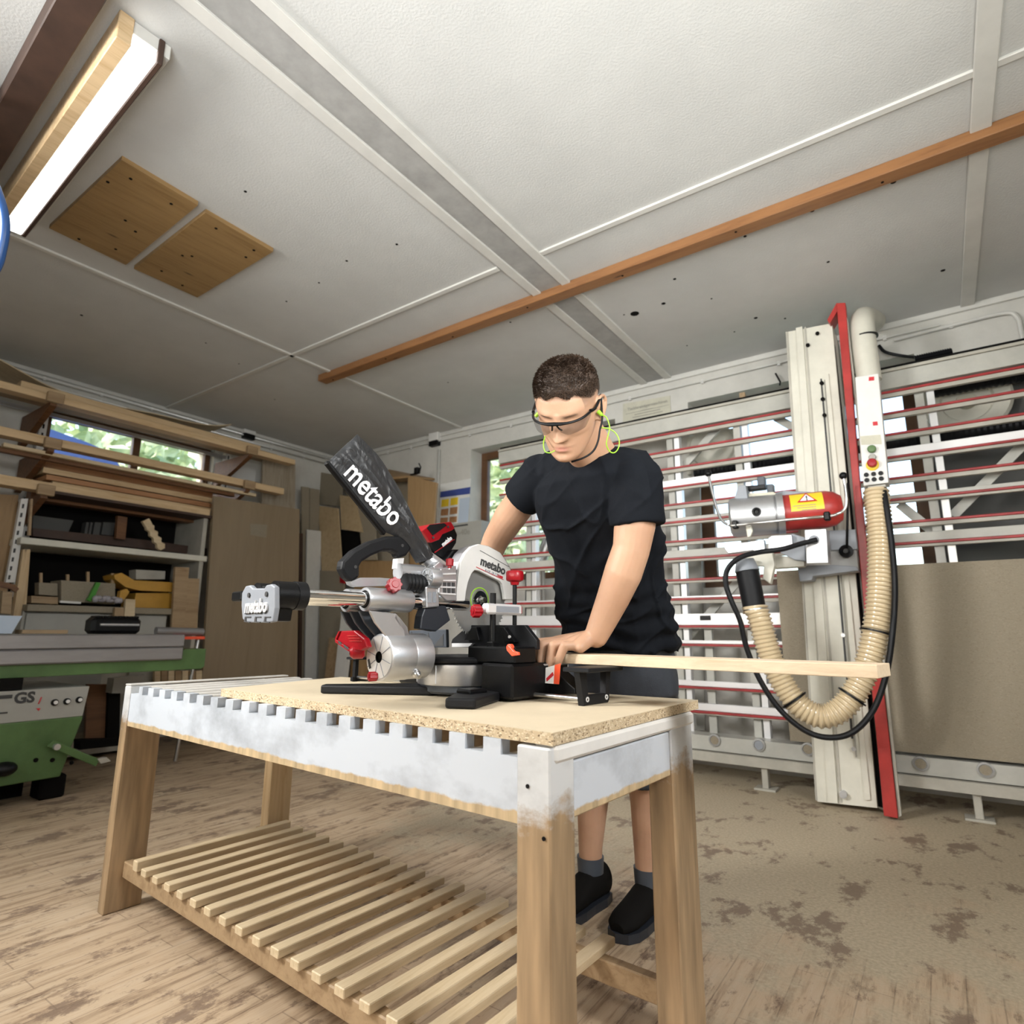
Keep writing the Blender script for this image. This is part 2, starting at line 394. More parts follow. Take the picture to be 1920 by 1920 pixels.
def worn(name, paint, woodc, z0, z1, amt=.5, flip=False):
    """painted wood worn back along its lower edge (z0 bare .. z1 painted, object space)"""
    m, t, b = nt(name); b.inputs['Roughness'].default_value = .42
    tc = N(t, 'ShaderNodeTexCoord'); sp = N(t, 'ShaderNodeSeparateXYZ'); t.links.new(tc.outputs['Object'], sp.inputs[0])
    mr = N(t, 'ShaderNodeMapRange'); mr.inputs[1].default_value = z0; mr.inputs[2].default_value = z1; t.links.new(sp.outputs[2], mr.inputs[0])
    v = coords(t, (6, 6, 9)); n = N(t, 'ShaderNodeTexNoise'); n.inputs['Scale'].default_value = 1.4; n.inputs['Detail'].default_value = 9; n.inputs['Roughness'].default_value = .72; t.links.new(v, n.inputs['Vector'])
    a = N(t, 'ShaderNodeMath', operation='MULTIPLY_ADD'); t.links.new(n.outputs[0], a.inputs[0]); a.inputs[1].default_value = amt*2; t.links.new(mr.outputs[0], a.inputs[2])
    s = N(t, 'ShaderNodeMath', operation='SUBTRACT'); t.links.new(a.outputs[0], s.inputs[0]); s.inputs[1].default_value = amt
    r = ramp(t, [(.40, (0, 0, 0)), (.52, (1, 1, 1))]); t.links.new(s.outputs[0], r.inputs[0])
    v2 = coords(t, (20, 20, 2)); w = N(t, 'ShaderNodeTexNoise'); w.inputs['Scale'].default_value = 2; w.inputs['Detail'].default_value = 6; t.links.new(v2, w.inputs['Vector'])
    wr = ramp(t, [(.3, tuple(x*.55 for x in woodc)), (.65, woodc)]); t.links.new(w.outputs[0], wr.inputs[0])
    v3 = coords(t, (2, 2, 3)); p = N(t, 'ShaderNodeTexNoise'); p.inputs['Scale'].default_value = 2.2; p.inputs['Detail'].default_value = 8; p.inputs['Roughness'].default_value = .6; t.links.new(v3, p.inputs['Vector'])
    pr = ramp(t, [(.33, tuple(x*.62 for x in paint)), (.55, paint)]); t.links.new(p.outputs[0], pr.inputs[0])
    mx = N(t, 'ShaderNodeMix', data_type='RGBA'); t.links.new(r.outputs[0], mx.inputs[0]); t.links.new(wr.outputs[0], mx.inputs[6]); t.links.new(pr.outputs[0], mx.inputs[7])
    t.links.new(mx.outputs[2], b.inputs['Base Color']); bump(t, b, p.outputs[0], .15, .004); MATS[name] = m
# ================================================================== room shell
XL, XR, YB, YF, ZC = -5.6, 2.8, 4.4, -3.0, 2.9
def quadbox(name, lo, hi, mat, bevel=0, parent=None):
    c = [(a+b)/2 for a, b in zip(lo, hi)]; s = [abs(b-a) for a, b in zip(lo, hi)]
    return MB().box(c, s).build(name, mat, parent, bevel)
struct(quadbox('floor', (XL-.3, YF-.3, -.1), (XR+.3, YB+.35, 0), 'floor'))
struct(quadbox('ceiling', (XL-.3, YF-.3, ZC), (XR+.3, YB+.35, ZC+.15), 'ceiling_paint'))
def wall_holes(name, ax, val, th, u0, u1, z0, z1, holes, mat):
    """wall on plane axis=val with rectangular openings (u0,u1,z0,z1)"""
    us = sorted({u0, u1, *[h[0] for h in holes], *[h[1] for h in holes]}); zs = sorted({z0, z1, *[h[2] for h in holes], *[h[3] for h in holes]})
    mb = MB()
    for i in range(len(us)-1):
        for k in range(len(zs)-1):
            uc = (us[i]+us[i+1])/2; zc = (zs[k]+zs[k+1])/2
            if any(h[0] < uc < h[1] and h[2] < zc < h[3] for h in holes): continue
            c = [0, 0, zc]; s = [0, 0, zs[k+1]-zs[k]]
            c[ax] = val+th/2; s[ax] = abs(th); c[1-ax] = uc; s[1-ax] = us[i+1]-us[i]
            mb.box(c, s)
    return struct(mb.build(name, mat))
W1 = (1.57, 2.92, 2.12, 2.63)     # left wall strip window (y0,y1,z0,z1)
W2 = (-3.60, -2.05, 1.35, 2.655)   # back wall window beside the poster
W3 = (-1.43, .045, 1.22, 2.66)      # back wall window behind the panel saw
wall_holes('wall_left', 0, XL, -.3, YF-.3, YB+.3, 0, ZC, [W1], 'wall_paint')
wall_holes('wall_back', 1, YB, .32, XL, XR+.3, 0, ZC, [W2, W3], 'wall_paint')
WR = (-.2, 1.9, 1.0, 2.3); WF = (-2.6, 1.4, .9, 2.3)
wall_holes('wall_right', 0, XR, .3, YF-.3, YB+.3, 0, ZC, [WR], 'wall_paint')
wall_holes('wall_front', 1, YF, -.3, XL, XR, 0, ZC, [WF], 'wall_paint')
def window(name, ax, val, rect, mull, fw=.07, mat='frame_brown', rails=()):
    u0, u1, z0, z1 = rect
    def bx(mb, a, b, c, d, th=.06):
        cc = [0, 0, (c+d)/2]; s = [0, 0, d-c]; cc[ax] = val; s[ax] = th; cc[1-ax] = (a+b)/2; s[1-ax] = b-a; mb.box(cc, s, None, .004)
    g = MB(); bx(g, u0, u1, z0, z1, .008); pane = g.build(name, 'glass'); struct(pane)
    f = MB()
    for (a, b, c, d) in ((u0, u1, z0, z0+fw), (u0, u1, z1-fw, z1), (u0, u0+fw, z0+fw, z1-fw), (u1-fw, u1, z0+fw, z1-fw)): bx(f, a, b, c, d)
    for x in mull: bx(f, x-fw*.6, x+fw*.6, z0+fw, z1-fw)
    for z in rails: bx(f, u0+fw, u1-fw, z-fw*.4, z+fw*.4, .05)
    f.build('window_frame', mat, pane)
    return pane
window('window_1', 0, XL-.10, W1, [2.26], .05)
window('window_2', 1, YB+.20, W2, [-2.72], .075)
window('window_3', 1, YB+.20, W3, [], .095)
window('window_4', 0, XR+.15, WR, [.85], .07)
window('window_5', 1, YF-.15, WF, [-.6], .07)
# white reveal board under the left window
# ---------------------------------------------------------------- ceiling battens (white) and the recessed channel
def strip(name, p, q, w, th, mat, z=ZC, sub=.0):
    p = Vector((p[0], p[1], 0)); q = Vector((q[0], q[1], 0)); d = (q-p); L = d.length; d.normalize()
    M = Matrix((d, Vector((-d.y, d.x, 0)), Vector((0, 0, 1)))).transposed()
    return struct(MB().box(((p.x+q.x)/2, (p.y+q.y)/2, z-th/2), (L, w, th), M, .003).build(name, mat))
def cz(x, y, z=ZC): v = on(x, y, 2, z); return (v.x, v.y)
# direction Y line through (547,665)/(866,801)
a = cz(547, 665); strip('trim_1', (a[0], -2.9), (a[0], YB), .035, .012, 'white_strip')
strip('trim_2', (XL, a[1]), (cz(935, 502)[0], a[1]+.0), .035, .012, 'white_strip')
b1 = cz(1010, 470); strip('trim_3', (b1[0], a[1]+.02), (XR, a[1]+.02), .035, .012, 'white_strip')
e = cz(1826, 400); strip('trim_4', (e[0], -2.9), (e[0], YB), .07, .018, 'white_strip')
# channel: two flanking flat boards and a sunk ribbed metal strip
g0, g1 = cz(755, 320)[0], cz(815, 320)[0]; gL = cz(1213, 718)[0]; gR = cz(1250, 707)[0]
gx0, gx1 = (g0+gL)/2, (g1+gR)/2
gy0, gy1 = -2.9, YB
struct(MB().box(((gx0+gx1)/2, (gy0+gy1)/2, ZC-.003), (gx1-gx0, gy1-gy0, .006)).build('trim_5', 'duct_grey'))
gm = (gx0+gx1)/2
for k, (xa, xb) in enumerate(((gx0-.055, gx0), (gx1, gx1+.055))):
    struct(MB().box(((xa+xb)/2, (gy0+gy1)/2, ZC-.008), (xb-xa, gy1-gy0, .016), None, .002).build('trim_%d' % (6+k), 'white_strip'))
# cover mouldings around walls (thin) with cable conduit
struct(MB().box(((XL+XR)/2, YB-.012, ZC-.02), (XR-XL, .024, .04), None, .003).build('trim_8', 'white_strip'))
struct(MB().box((XL+.012, (YF+YB)/2, ZC-.015), (.024, YB-YF, .03), None, .003).build('trim_9', 'white_strip'))
# wooden batten screwed across the ceiling
p0 = on(606, 712, 2, ZC-.025); yb = (p0.y+on(1640, 330, 2, ZC-.025).y)/2; 
bt = MB().box(((p0.x+XR)/2, yb, ZC-.027), (XR-p0.x, .085, .054), None, .004).build('ceiling_batten', 'batten'); tag(bt, 'long brown wooden batten screwed flat across the white ceiling', 'batten')
for k in range(9): MB().cyl((p0.x+.12+k*.62, yb+.012*(-1)**k, ZC-.0535), (p0.x+.12+k*.62, yb+.012*(-1)**k, ZC-.056), .006, n=10).build('screw', 'dark', bt)
# plywood covers on the ceiling
def cover(lbl, px):
    pts = [on(x, y, 2, ZC-.022) for x, y in px]
    o = MB().prism(pts, (0, 0, .022)).build('plywood_cover', 'ply'); tag(o, lbl, 'panel'); return o
c1 = cover('larger honey-brown plywood square screwed to the ceiling, nearest the lamp', [(92, 428), (236, 497), (371, 385), (228, 300)])
c2 = cover('smaller honey-brown plywood square screwed to the ceiling, nearer the room middle', [(251, 504), (370, 558), (512, 472), (385, 399)])
for o, px in ((c1, [(202, 341), (245, 335), (321, 382), (235, 413), (148, 448), (254, 434), (217, 467)]), (c2, [(405, 428), (476, 469), (360, 480), (342, 479), (342, 535), (303, 508), (461, 482)])):
    for x, y in px: q = on(x, y, 2, ZC-.022); MB().cyl(q, q-Vector((0, 0, .002)), .007, n=10).build('screw', 'dark', o)
# small marks / holes in the ceiling boards
def holes(pts, r=.006, mat='dark', name='ceiling_hole'):
    for (x, y, rr) in pts:
        q = on(x, y, 2, ZC); o = MB().cyl(q, q-Vector((0, 0, .0015)), rr, n=10).build('trim_10', mat); struct(o)
holes([(1190, 588, .028), (1244, 569, .013), (1417, 596, .012), (1768, 507, .012), (1100, 516, .008), (1170, 590, .006), (460, 359, .007), (650, 489, .007), (537, 565, .006), (153, 591, .009), (386, 643, .006), (598, 530, .006), (744, 458, .007), (957, 604, .007), (840, 717, .006), (1675, 341, .012), (1523, 395, .010), (1397, 443, .008), (1553, 491, .008), (1472, 597, .007), (1377, 622, .006), (1265, 523, .009), (515, 749, .006), (448, 682, .006), (1334, 560, .006), (1288, 648, .006)])
# lamp: fluorescent tube beside dark and pine rails, top left
zl = ZC-.10
t0, t1 = on(22, 432, 2, zl), on(104, 322, 2, zl)
dl = (t1-t0); dl.z = 0; L = 1.5; dl.normalize(); nl = Vector((dl.y, -dl.x, 0))
mid = t0+dl*(L/2); Ml = Matrix((dl, nl, Vector((0, 0, 1)))).transposed()
lamp = thing('ceiling_lamp', 'white fluorescent strip lamp in a wooden trough under the ceiling', 'lamp', (mid.x, mid.y, zl))
MB().box(mid+Vector((0, 0, .02)), (L, .075, .05), Ml, .004).build('diffuser', 'tube_light', lamp)
MB().box(mid-nl*(.048)+Vector((0, 0, .045)), (L+.02, .018, .10), Ml, .003).build('side_board', 'dark_brown', lamp)
MB().box(mid+nl*.062+Vector((0, 0, .04)), (L+.02, .045, .11), Ml, .003).build('pine_rail', 'pine', lamp)
MB().box(mid+Vector((0, 0, .0725)), (L, .16, .053), Ml, .003).build('housing', 'white_strip', lamp)
dk = MB().box(mid+nl*.19+Vector((0, 0, .055)), (L+.6, .10, .09), Ml, .004).build('ceiling_beam', 'dark_brown'); tag(dk, 'dark red-brown timber rail under the ceiling beside the strip lamp', 'beam')
# blue air hose hanging at the left edge
hp = smooth_pts([P(-70, 305, 1.9), P(-25, 322, 1.9), P(-3, 365, 1.9), P(9, 415, 1.9), P(4, 465, 1.9), P(-12, 510, 1.9), P(-60, 560, 1.9), P(-120, 520, 1.9), P(-140, 420, 1.9), P(-110, 330, 1.9), P(-70, 230, 2.0), P(-50, 100, 2.3), on(-40, 40, 2, ZC-.005)], 8)
tag(MB().tube(hp, .0135, 12).build('air_hose', 'blue_hose'), 'blue air hose hanging in a loop from the ceiling', 'hose')
# cable conduits with clips
def conduit(name, label, pts, r, clips, mat='white_strip'):
    o = thing(name, label, 'cable', pts[0]); MB().tube(pts, r, 8).build('cable', mat, o)
    for c in clips: MB().box(c, (.022, .022, .03), None, .003).build('clip', 'white_paint', o)
cy = YB-.03
conduit('wall_cable', 'thin white cable clipped along the back wall below the ceiling', [Vector((XL+.1, cy, 2.815)), Vector((-4.2, cy, 2.812)), Vector((-2.2, cy, 2.79)), Vector((-.4, cy, 2.80)), Vector((.2, cy, 2.80))], .007,
        [Vector((x, cy+.008, z)) for x, z in ((-5.2, 2.815), (-4.75, 2.814), (-4.4, 2.813), (-3.6, 2.80), (-3.1, 2.797), (-2.6, 2.79), (-1.9, 2.79), (-1.3, 2.793), (-.75, 2.795), (-.1, 2.80))])
conduit('wall_pipe', 'white conduit bending down the back wall beyond the panel saw', smooth_pts([Vector((-.05, cy, 2.77)), Vector((.3, cy, 2.78)), Vector((.50, cy, 2.78)), Vector((.56, cy, 2.74)), Vector((.57, cy, 2.6)), Vector((.57, cy, 2.0))], 5), .012, [Vector((.25, cy+.008, 2.78)), Vector((.57, cy+.008, 2.7))])
cx = XL+.03
for k, (zz, lb) in enumerate(((2.84, 'upper white cable clipped along the left wall under the ceiling'), (2.78, 'lower white cable clipped along the left wall under the ceiling'))):
    conduit('wall_cable', lb, [Vector((cx, -1, zz)), Vector((cx, 4.3, zz))], .009, [Vector((cx-.005, y, zz)) for y in (1.1, 1.5, 1.9, 2.3, 2.7, 3.1, 3.5, 3.9, 4.2)])
def jbox(label, px, ax, val):
    q = on(*px, ax, val); o = thing('junction_box', label, 'box', q)
    s = (.13, .06, .10) if ax == 1 else (.06, .13, .10)
    MB().box(q+Vector((0, 0, .05)), s, None, .006).build('lid', 'white_paint', o)
    MB().box(q-Vector((0, 0, .02)), [x*.92 for x in s[:2]]+[.055], None, .004).build('speaker', 'black_plastic', o)
jbox('white junction box with black underside on the back wall corner', (815, 828), 1, YB-.03)
jbox('white junction box with black underside on the left wall above the shelves', (466, 815), 0, XL+.03)
vp = on(822, 900, 1, YB-.02)
conduit('wall_conduit', 'white vertical conduit running down the back wall beside the poster', [Vector((vp.x, YB-.02, 2.72)), Vector((vp.x, YB-.02, .1))], .014, [Vector((vp.x, YB-.012, 2.5)), Vector((vp.x, YB-.012, 2.1))])
# ---------------------------------------------------------------- outdoors: ground, trees, tarp
gr = quadbox('floor_outdoors', (-40, -30, -.85), (40, 40, -.76), 'green_paint'); tag(gr, 'grass ground outside the workshop windows', 'ground', kind='stuff'); gr.name = 'lawn'
def leafmat(name, c1, c2):
    m, t, b = nt(name); b.inputs['Roughness'].default_value = .55
    n = N(t, 'ShaderNodeTexNoise'); n.inputs['Scale'].default_value = 2.2; t.links.new(coords(t), n.inputs['Vector']); r = ramp(t, [(.35, c1), (.65, c2)]); t.links.new(n.outputs[0], r.inputs[0]); t.links.new(r.outputs[0], b.inputs['Base Color'])
    MATS[name] = m
leafmat('leaves', (.26, .36, .20), (.80, .86, .58))
def tree(loc, R, H, label, n=2600, seed=1):
    rn = random.Random(seed); o = thing('tree', label, 'tree', loc)
    MB().tube([Vector(loc), Vector(loc)+Vector((.1, 0, H*.5)), Vector(loc)+Vector((0, .1, H*.8))], [.16, .11, .05], 8).build('trunk', 'frame_brown', o)
    mb = MB(); c = Vector(loc)+Vector((0, 0, H*.55))
    for i in range(n):
        d = Vector((rn.gauss(0, 1), rn.gauss(0, 1), rn.gauss(0, 1))).normalized(); q = c+Vector((d.x*R, d.y*R, d.z*H*.5))*(rn.random()**.35)
        u = Vector((rn.gauss(0, 1), rn.gauss(0, 1), rn.gauss(0, 1))).normalized(); w = u.orthogonal().normalized(); s = .11+.1*rn.random()
        mb.add([q-u*s, q+w*s*.5, q+u*s, q-w*s*.5+u.cross(w)*s*.2], [(0, 1, 2, 3)])
    mb.build('leaves', 'leaves', o, norecalc=True)
tree((-10.5, 4.0, -.75), 2.3, 5.0, 'tree seen through the left pane of the strip window', 3600, 1)
tree((-11.6, 8.6, -.75), 2.2, 5.4, 'tree seen through the right pane of the strip window', 3800, 2)
tree((-7.2, 10.2, -.75), 2.2, 5.4, 'tree seen through the window beside the poster', 4200, 3)
tree((-2.6, 13.5, -.75), 1.6, 2.6, 'low tree beyond the window behind the panel saw', 1200, 4)
tq_ = [on(x, y, 0, -7.6) for x, y in ((60, 790), (90, 803), (160, 828), (210, 850), (240, 900))]
tq_ = tq_+[Vector((-7.6, tq_[-1].y, -.76)), Vector((-7.6, tq_[0].y, -.76))]
tag(MB().prism(tq_, (-.5, 0, 0)).build('covered_stack', 'tarp'), 'stack under dark blue tarpaulin outside the strip window', 'tarpaulin')
# ================================================================== left wall: racks, boards, shelves
def lboard(name, label, cat, a, b, xp, depth, mat, ext=1.2, group=None, parent=None, bev=.002, sag=0):
    """long board along the left wall: a, b = (px, y top, y bottom) near its ends on the plane x=xp"""
    ta, ba = on(a[0], a[1], 0, xp), on(a[0], a[2], 0, xp); tb, bb = on(b[0], b[1], 0, xp), on(b[0], b[2], 0, xp)
    zt = (ta.z+tb.z)/2; zb = (ba.z+bb.z)/2; y0 = ta.y-ext; y1 = tb.y
    o = MB().box((xp-depth/2, (y0+y1)/2, (zt+zb)/2), (depth, y1-y0, zt-zb), None, bev).build(name, mat, parent)
    if not parent: tag(o, label, cat, group)
    return o
G1 = 'boards stored on the top wall bracket'
lboard('wooden_board', 'long pale plank on the top rack, its front edge nearest the room', 'board', (0, 712, 727), (554, 863, 871), -5.0, .10, 'pine', group=G1)
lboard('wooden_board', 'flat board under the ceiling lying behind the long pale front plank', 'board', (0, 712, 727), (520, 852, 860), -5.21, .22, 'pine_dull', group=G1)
lboard('wooden_board', 'rough-sided thick timber lying on top of the long front plank', 'board', (40, 715, 728), (489, 835, 843), -5.06, .14, 'pine', ext=0, group=G1)
# thin bowed sheet springing up at its left end
ps = [on(x, y, 0, -5.18) for x, y in ((0, 673), (50, 701), (90, 722), (133, 738), (200, 757), (300, 777), (345, 788), (383, 795), (410, 797), (434, 795))]
ps = [ps[0]+Vector((0, -.35, .12))]+ps; ps = smooth_pts(ps, 3)
mb = MB()
for i in range(len(ps)-1):
    a, b = ps[i], ps[i+1]; mb.prism([a, b, b-Vector((0, 0, .008)), a-Vector((0, 0, .008))], (-.32, 0, 0))
tag(mb.build('plywood_sheet', 'pine_pale'), 'thin bowed plywood sheet curving up towards the ceiling on the top rack', 'sheet', G1)
G2 = 'boards stored on the middle wall bracket'
lboard('wooden_board', 'long squared beam across the middle rack in front of the strip window', 'board', (0, 797, 815), (533, 917, 927), -5.0, .10, 'pine', group=G2)
lboard('wooden_board', 'thin light slat lying just below the long middle beam', 'board', (8, 828, 836), (481, 927, 932), -5.02, .05, 'pine_pale', ext=0, group=G2)
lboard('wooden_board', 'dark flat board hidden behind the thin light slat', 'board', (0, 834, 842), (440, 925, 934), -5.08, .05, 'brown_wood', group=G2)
G3 = 'plank stack on the lower wall bracket'
for k, (x0, yt, yb, mat, dx, e0) in enumerate(((67, 858, 872, 'pine_red', -.16, 0), (82, 873, 886, 'pine', -.10, 0), (88, 887, 899, 'pine_red', -.06, 0), (99, 900, 910, 'pine', -.03, 0))):
    lb = ('topmost', 'second', 'third', 'bottom')[k]
    t0 = on(x0, yt, 0, -5.1+dx); t1 = on(x0, yb, 0, -5.1+dx); ye = on(398, 940, 0, -5.1+dx).y
    tag(MB().box((-5.1+dx-.16, (t0.y+ye)/2, (t0.z+t1.z)/2-.004), (.32, ye-t0.y, t0.z-t1.z-.008), None, .003).build('plank', mat), lb+' plank of the reddish stack on the lower rack', 'plank', G3)
lboard('wooden_board', 'long wane-edged plank at the front foot of the plank stack', 'board', (0, 890, 908), (395, 955, 970), -5.05, .12, 'pine', group=G3)
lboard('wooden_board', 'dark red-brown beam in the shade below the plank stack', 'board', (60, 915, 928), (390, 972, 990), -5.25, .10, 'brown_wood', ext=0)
# wall rails, standards and brackets
rail = lboard('shelf_rail', 'grey metal rail fixed along the left wall above the strip window', 'rail', (0, 747, 755), (425, 857, 862), -5.50, .03, 'alu_cast')
def standard(label, pt, pb, w=.05):
    """perforated upright on the left wall"""
    a = on(*pt, 0, -5.53); b = on(*pb, 0, -5.53); y = (a.y+b.y)/2
    o = thing('shelf_upright', label, 'upright', (-5.53, y, b.z))
    MB().box((-5.55, y, (a.z+b.z)/2), (.06, w, a.z-b.z), None, .003).build('channel', 'white_paint', o)
    sl = MB(); n = int((a.z-b.z)/.07)
    for k in range(n): sl.box((-5.5185, y, b.z+.05+k*.07), (.003, .012, .035))
    sl.build('slots', 'dark', o); return o
standard('white perforated shelf upright left of the strip window', (65, 765), (50, 1120))
standard('white perforated shelf upright right of the strip window', (427, 848), (418, 960))
def bracket(label, tip, xp, wall=(-5.55), mat='brown_wood', blk='pine_dull'):
    q = on(*tip, 0, xp); o = thing('shelf_bracket', label, 'bracket', (q.x, q.y, q.z-.06))
    MB().prism([(xp+.015, q.y-.02, q.z-.03), (xp+.015, q.y-.02, q.z-.055), (wall, q.y-.02, q.z-.28), (wall, q.y-.02, q.z-.03)], (0, .04, 0)).build('arm', mat, o)
    MB().box((xp+.03, q.y, q.z), (.035, .10, .075), None, .004).build('end_stop', blk, o)
    return o
for lb, t, xp in (('top rack bracket at the left end of the strip window', (101, 748), -5.0), ('top rack bracket at the right end of the strip window', (469, 846), -5.0),
                  ('middle rack bracket at the left end of the strip window', (96, 833), -5.0), ('middle rack bracket at the right end of the strip window', (464, 910), -5.0), ('lower rack bracket above the dark cupboard', (83, 920), -5.05)):
    bracket('wooden '+lb, t, xp)
# shelves / cupboard under the racks
yS0 = on(58, 1000, 0, -5.3).y; yS1 = on(390, 1000, 0, -5.1).y
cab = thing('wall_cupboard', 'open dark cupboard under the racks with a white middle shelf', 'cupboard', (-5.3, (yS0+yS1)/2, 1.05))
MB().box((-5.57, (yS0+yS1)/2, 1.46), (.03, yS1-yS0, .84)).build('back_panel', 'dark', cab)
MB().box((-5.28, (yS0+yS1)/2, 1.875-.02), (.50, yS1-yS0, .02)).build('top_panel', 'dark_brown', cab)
w0 = on(40, 1010, 0, -5.05); w1 = on(390, 1045, 0, -5.05)
MB().box((-5.32, (w0.y+w1.y)/2, 1.497), (.52, w1.y-w0.y, .046), None, .004).build('middle_shelf', 'cream_metal', cab)
q0, q1 = on(378, 1000, 0, -5.08), on(388, 1000, 0, -5.08)
MB().box((-5.32, q1.y-.02, 1.25), (.48, .035, 1.3), None, .003).build('side_panel', 'cream_dark', cab)
# brown panel and wood post left of the cupboard
slab('brown_panel', 'tall brown wooden panel at the left picture edge, leaning against the wall', 'panel', [(-60, 925), (35, 928), (10, 1140), (-80, 1140)], 0, -5.28, .03, 'veneer')
slab('timber_post', 'pale vertical timber post below the white shelf', 'post', [(44, 1030), (57, 1030), (48, 1155), (25, 1155)], 0, -5.10, .06, 'pine_z')
slab('timber_post', 'thin brown vertical batten beside the pale post', 'post', [(58, 935), (62, 935), (58, 1004), (53, 1004)], 0, -5.06, .03, 'pine_dull')
up_ = slab('shelf_upright', 'white slotted metal upright between the brown panel and the dark cupboard', 'upright', [(40, 935), (53, 935), (28, 1092), (11, 1092)], 0, -5.14, .04, 'white_paint')
for k in range(9):
    f = k/9; x = 41-29*f; y = 945+150*f; slab('slot', '', '', [(x+1, y), (x+5, y), (x+3.6, y+8), (x-.4, y+8)], 0, -5.138, .002, 'ink', parent=up_)
# things lying on the upper and middle shelf (dark recess)
slab('red_board', 'dark red-brown board lying on the white shelf', 'board', [(62, 990), (270, 1012), (388, 1028), (388, 1042), (62, 1005)], 0, -5.30, .04, 'dark_brown')
slab('timber_offcut', 'upright brown offcut on the white shelf', 'offcut', [(221, 967), (239, 970), (235, 1012), (218, 1009)], 0, -5.22, .04, 'brown_wood')
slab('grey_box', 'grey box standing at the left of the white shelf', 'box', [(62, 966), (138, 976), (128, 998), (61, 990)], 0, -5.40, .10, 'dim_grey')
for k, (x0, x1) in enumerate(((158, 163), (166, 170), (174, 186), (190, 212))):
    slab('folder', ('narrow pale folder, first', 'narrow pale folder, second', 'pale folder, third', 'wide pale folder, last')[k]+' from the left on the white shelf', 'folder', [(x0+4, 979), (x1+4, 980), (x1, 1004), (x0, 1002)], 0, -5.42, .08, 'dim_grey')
# wavy carved offcut leaning across
wv = MB(); pa, pb = on(273, 975, 0, -5.02), on(305, 1030, 0, -5.02); dd = pb-pa; nrm = Vector((0, -dd.z, dd.y)).normalized()
L_ = []; R_ = []
for i in range(25):
    f = i/24; c = pa+dd*f; w = .028+.008*sin(f*30) if f > .2 else .03; L_.append(c+nrm*w); R_.append(c-nrm*w*.8)
wv.prism(L_+R_[::-1], (-.035, 0, 0)); tag(wv.build('carved_offcut', 'pine_pale'), 'pale offcut with scalloped edge leaning over the white shelf', 'offcut')
# lower shelf with boxes
zs = 1.055
ys0, ys1 = on(52, 1135, 0, -5.0).y, on(322, 1145, 0, -5.0).y
ls = thing('low_shelf', 'chipboard shelf over white doors behind the green machine', 'shelf', (-5.25, (ys0+ys1)/2, 0))
MB().box((-5.27, (ys0+ys1)/2, zs-.01), (.54, ys1-ys0, .045), None, .002).build('shelf_board', 'mdf', ls)
for (x0, x1) in ((50, 209), (256, 316)):
    a = on(x0, 1148, 0, -5.03).y; b = on(x1, 1148, 0, -5.03).y
    MB().box((-5.05, (a+b)/2, .60), (.03, b-a-.01, .82), None, .003).build('door', 'panel_white', ls)
MB().box((-5.3, (ys0+ys1)/2, .53), (.46, ys1-ys0, 1.0)).build('carcass', 'cream_dark', ls)
def sbox(name, label, cat, x0, x1, yt, yb, mat, dx=0., dep=.15, parent=None, slant=0):
    return slab(name, label, cat, [(x0+slant, yt), (x1+slant, yt+(x1-x0)*.06), (x1, yb+(x1-x0)*.06), (x0, yb)], 0, -5.05-dx, dep, mat, parent=parent)
sbox('wooden_box', 'small brown wooden box at the left of the low shelf', 'box', 59, 109, 1117, 1130, 'pine_dull', .05)
sbox('wooden_box', 'brown box with two upright posts on the low shelf', 'box', 73, 108, 1092, 1115, 'mdf', .06, .08)
sbox('wooden_box', 'large brown box with three upright posts on the low shelf', 'box', 115, 216, 1088, 1127, 'mdf', .02, .2)
for k, (x, yt, yb) in enumerate(((75, 1074, 1092), (125, 1077, 1090), (163, 1072, 1092), (209, 1075, 1092))):
    slab('wooden_peg', ('first', 'second', 'third', 'fourth')[k]+' upright wooden peg from the left rising behind the boxes', 'peg', [(x, yt), (x+5, yt), (x+5, yb+4), (x, yb+4)], 0, -5.12, .02, 'pine_dull')
sbox('white_strip_offcut', 'thin white strip lying in front of the large brown box', 'strip', 113, 152, 1126, 1130, 'white_paint', -.015, .02)
slab('green_clamp', 'bright green hand clamp leaning on the large brown box', 'clamp', [(181, 1092), (189, 1093), (177, 1120), (170, 1128), (164, 1125), (168, 1118)], 0, -5.0, .03, 'green_bright')
rag = on(202, 1127, 0, -4.97); rg = MB()
for k in range(9): rg.sphere(rag+Vector((0, -.08+.02*k, .012+.012*sin(k*2.3))), (.02, .022, .018+.008*cos(k*1.7)), 10, 6)
tag(rg.build('plastic_bag', 'bag_clear'), 'crumpled clear plastic bag beside the green clamp', 'bag')
yt = thing('yellow_tool_case', 'yellow tool case with open lid on the low shelf', 'case', on(290, 1138, 0, -5.15))
slab('case_body', '', '', [(255, 1112), (330, 1112), (330, 1141), (250, 1139)], 0, -5.10, .22, 'yellow_tool', parent=yt)
slab('case_lid', '', '', [(214, 1078), (228, 1074), (252, 1088), (325, 1092), (325, 1110), (262, 1107), (236, 1101), (216, 1086)], 0, -5.06, .20, 'yellow_tool', parent=yt)
slab('wooden_box', 'light grey box standing on the yellow case', 'box', [(255, 1068), (310, 1071), (309, 1086), (255, 1086)], 0, -5.20, .12, 'cream_dark')
slab('yellow_planer', 'small yellow and black hand tool beside the case', 'tool', [(226, 1108), (238, 1104), (243, 1110), (232, 1126), (224, 1122)], 0, -4.99, .05, 'yellow_tool')
slab('timber_offcut', 'pale upright offcut standing in front of the low shelf', 'offcut', [(236, 1123), (254, 1124), (252, 1164), (233, 1163)], 0, -4.94, .03, 'pine_pale')
slab('timber_offcut', 'shorter pinkish offcut left of the pale upright one', 'offcut', [(216, 1139), (233, 1140), (232, 1162), (214, 1161)], 0, -4.95, .03, 'pine_dull')
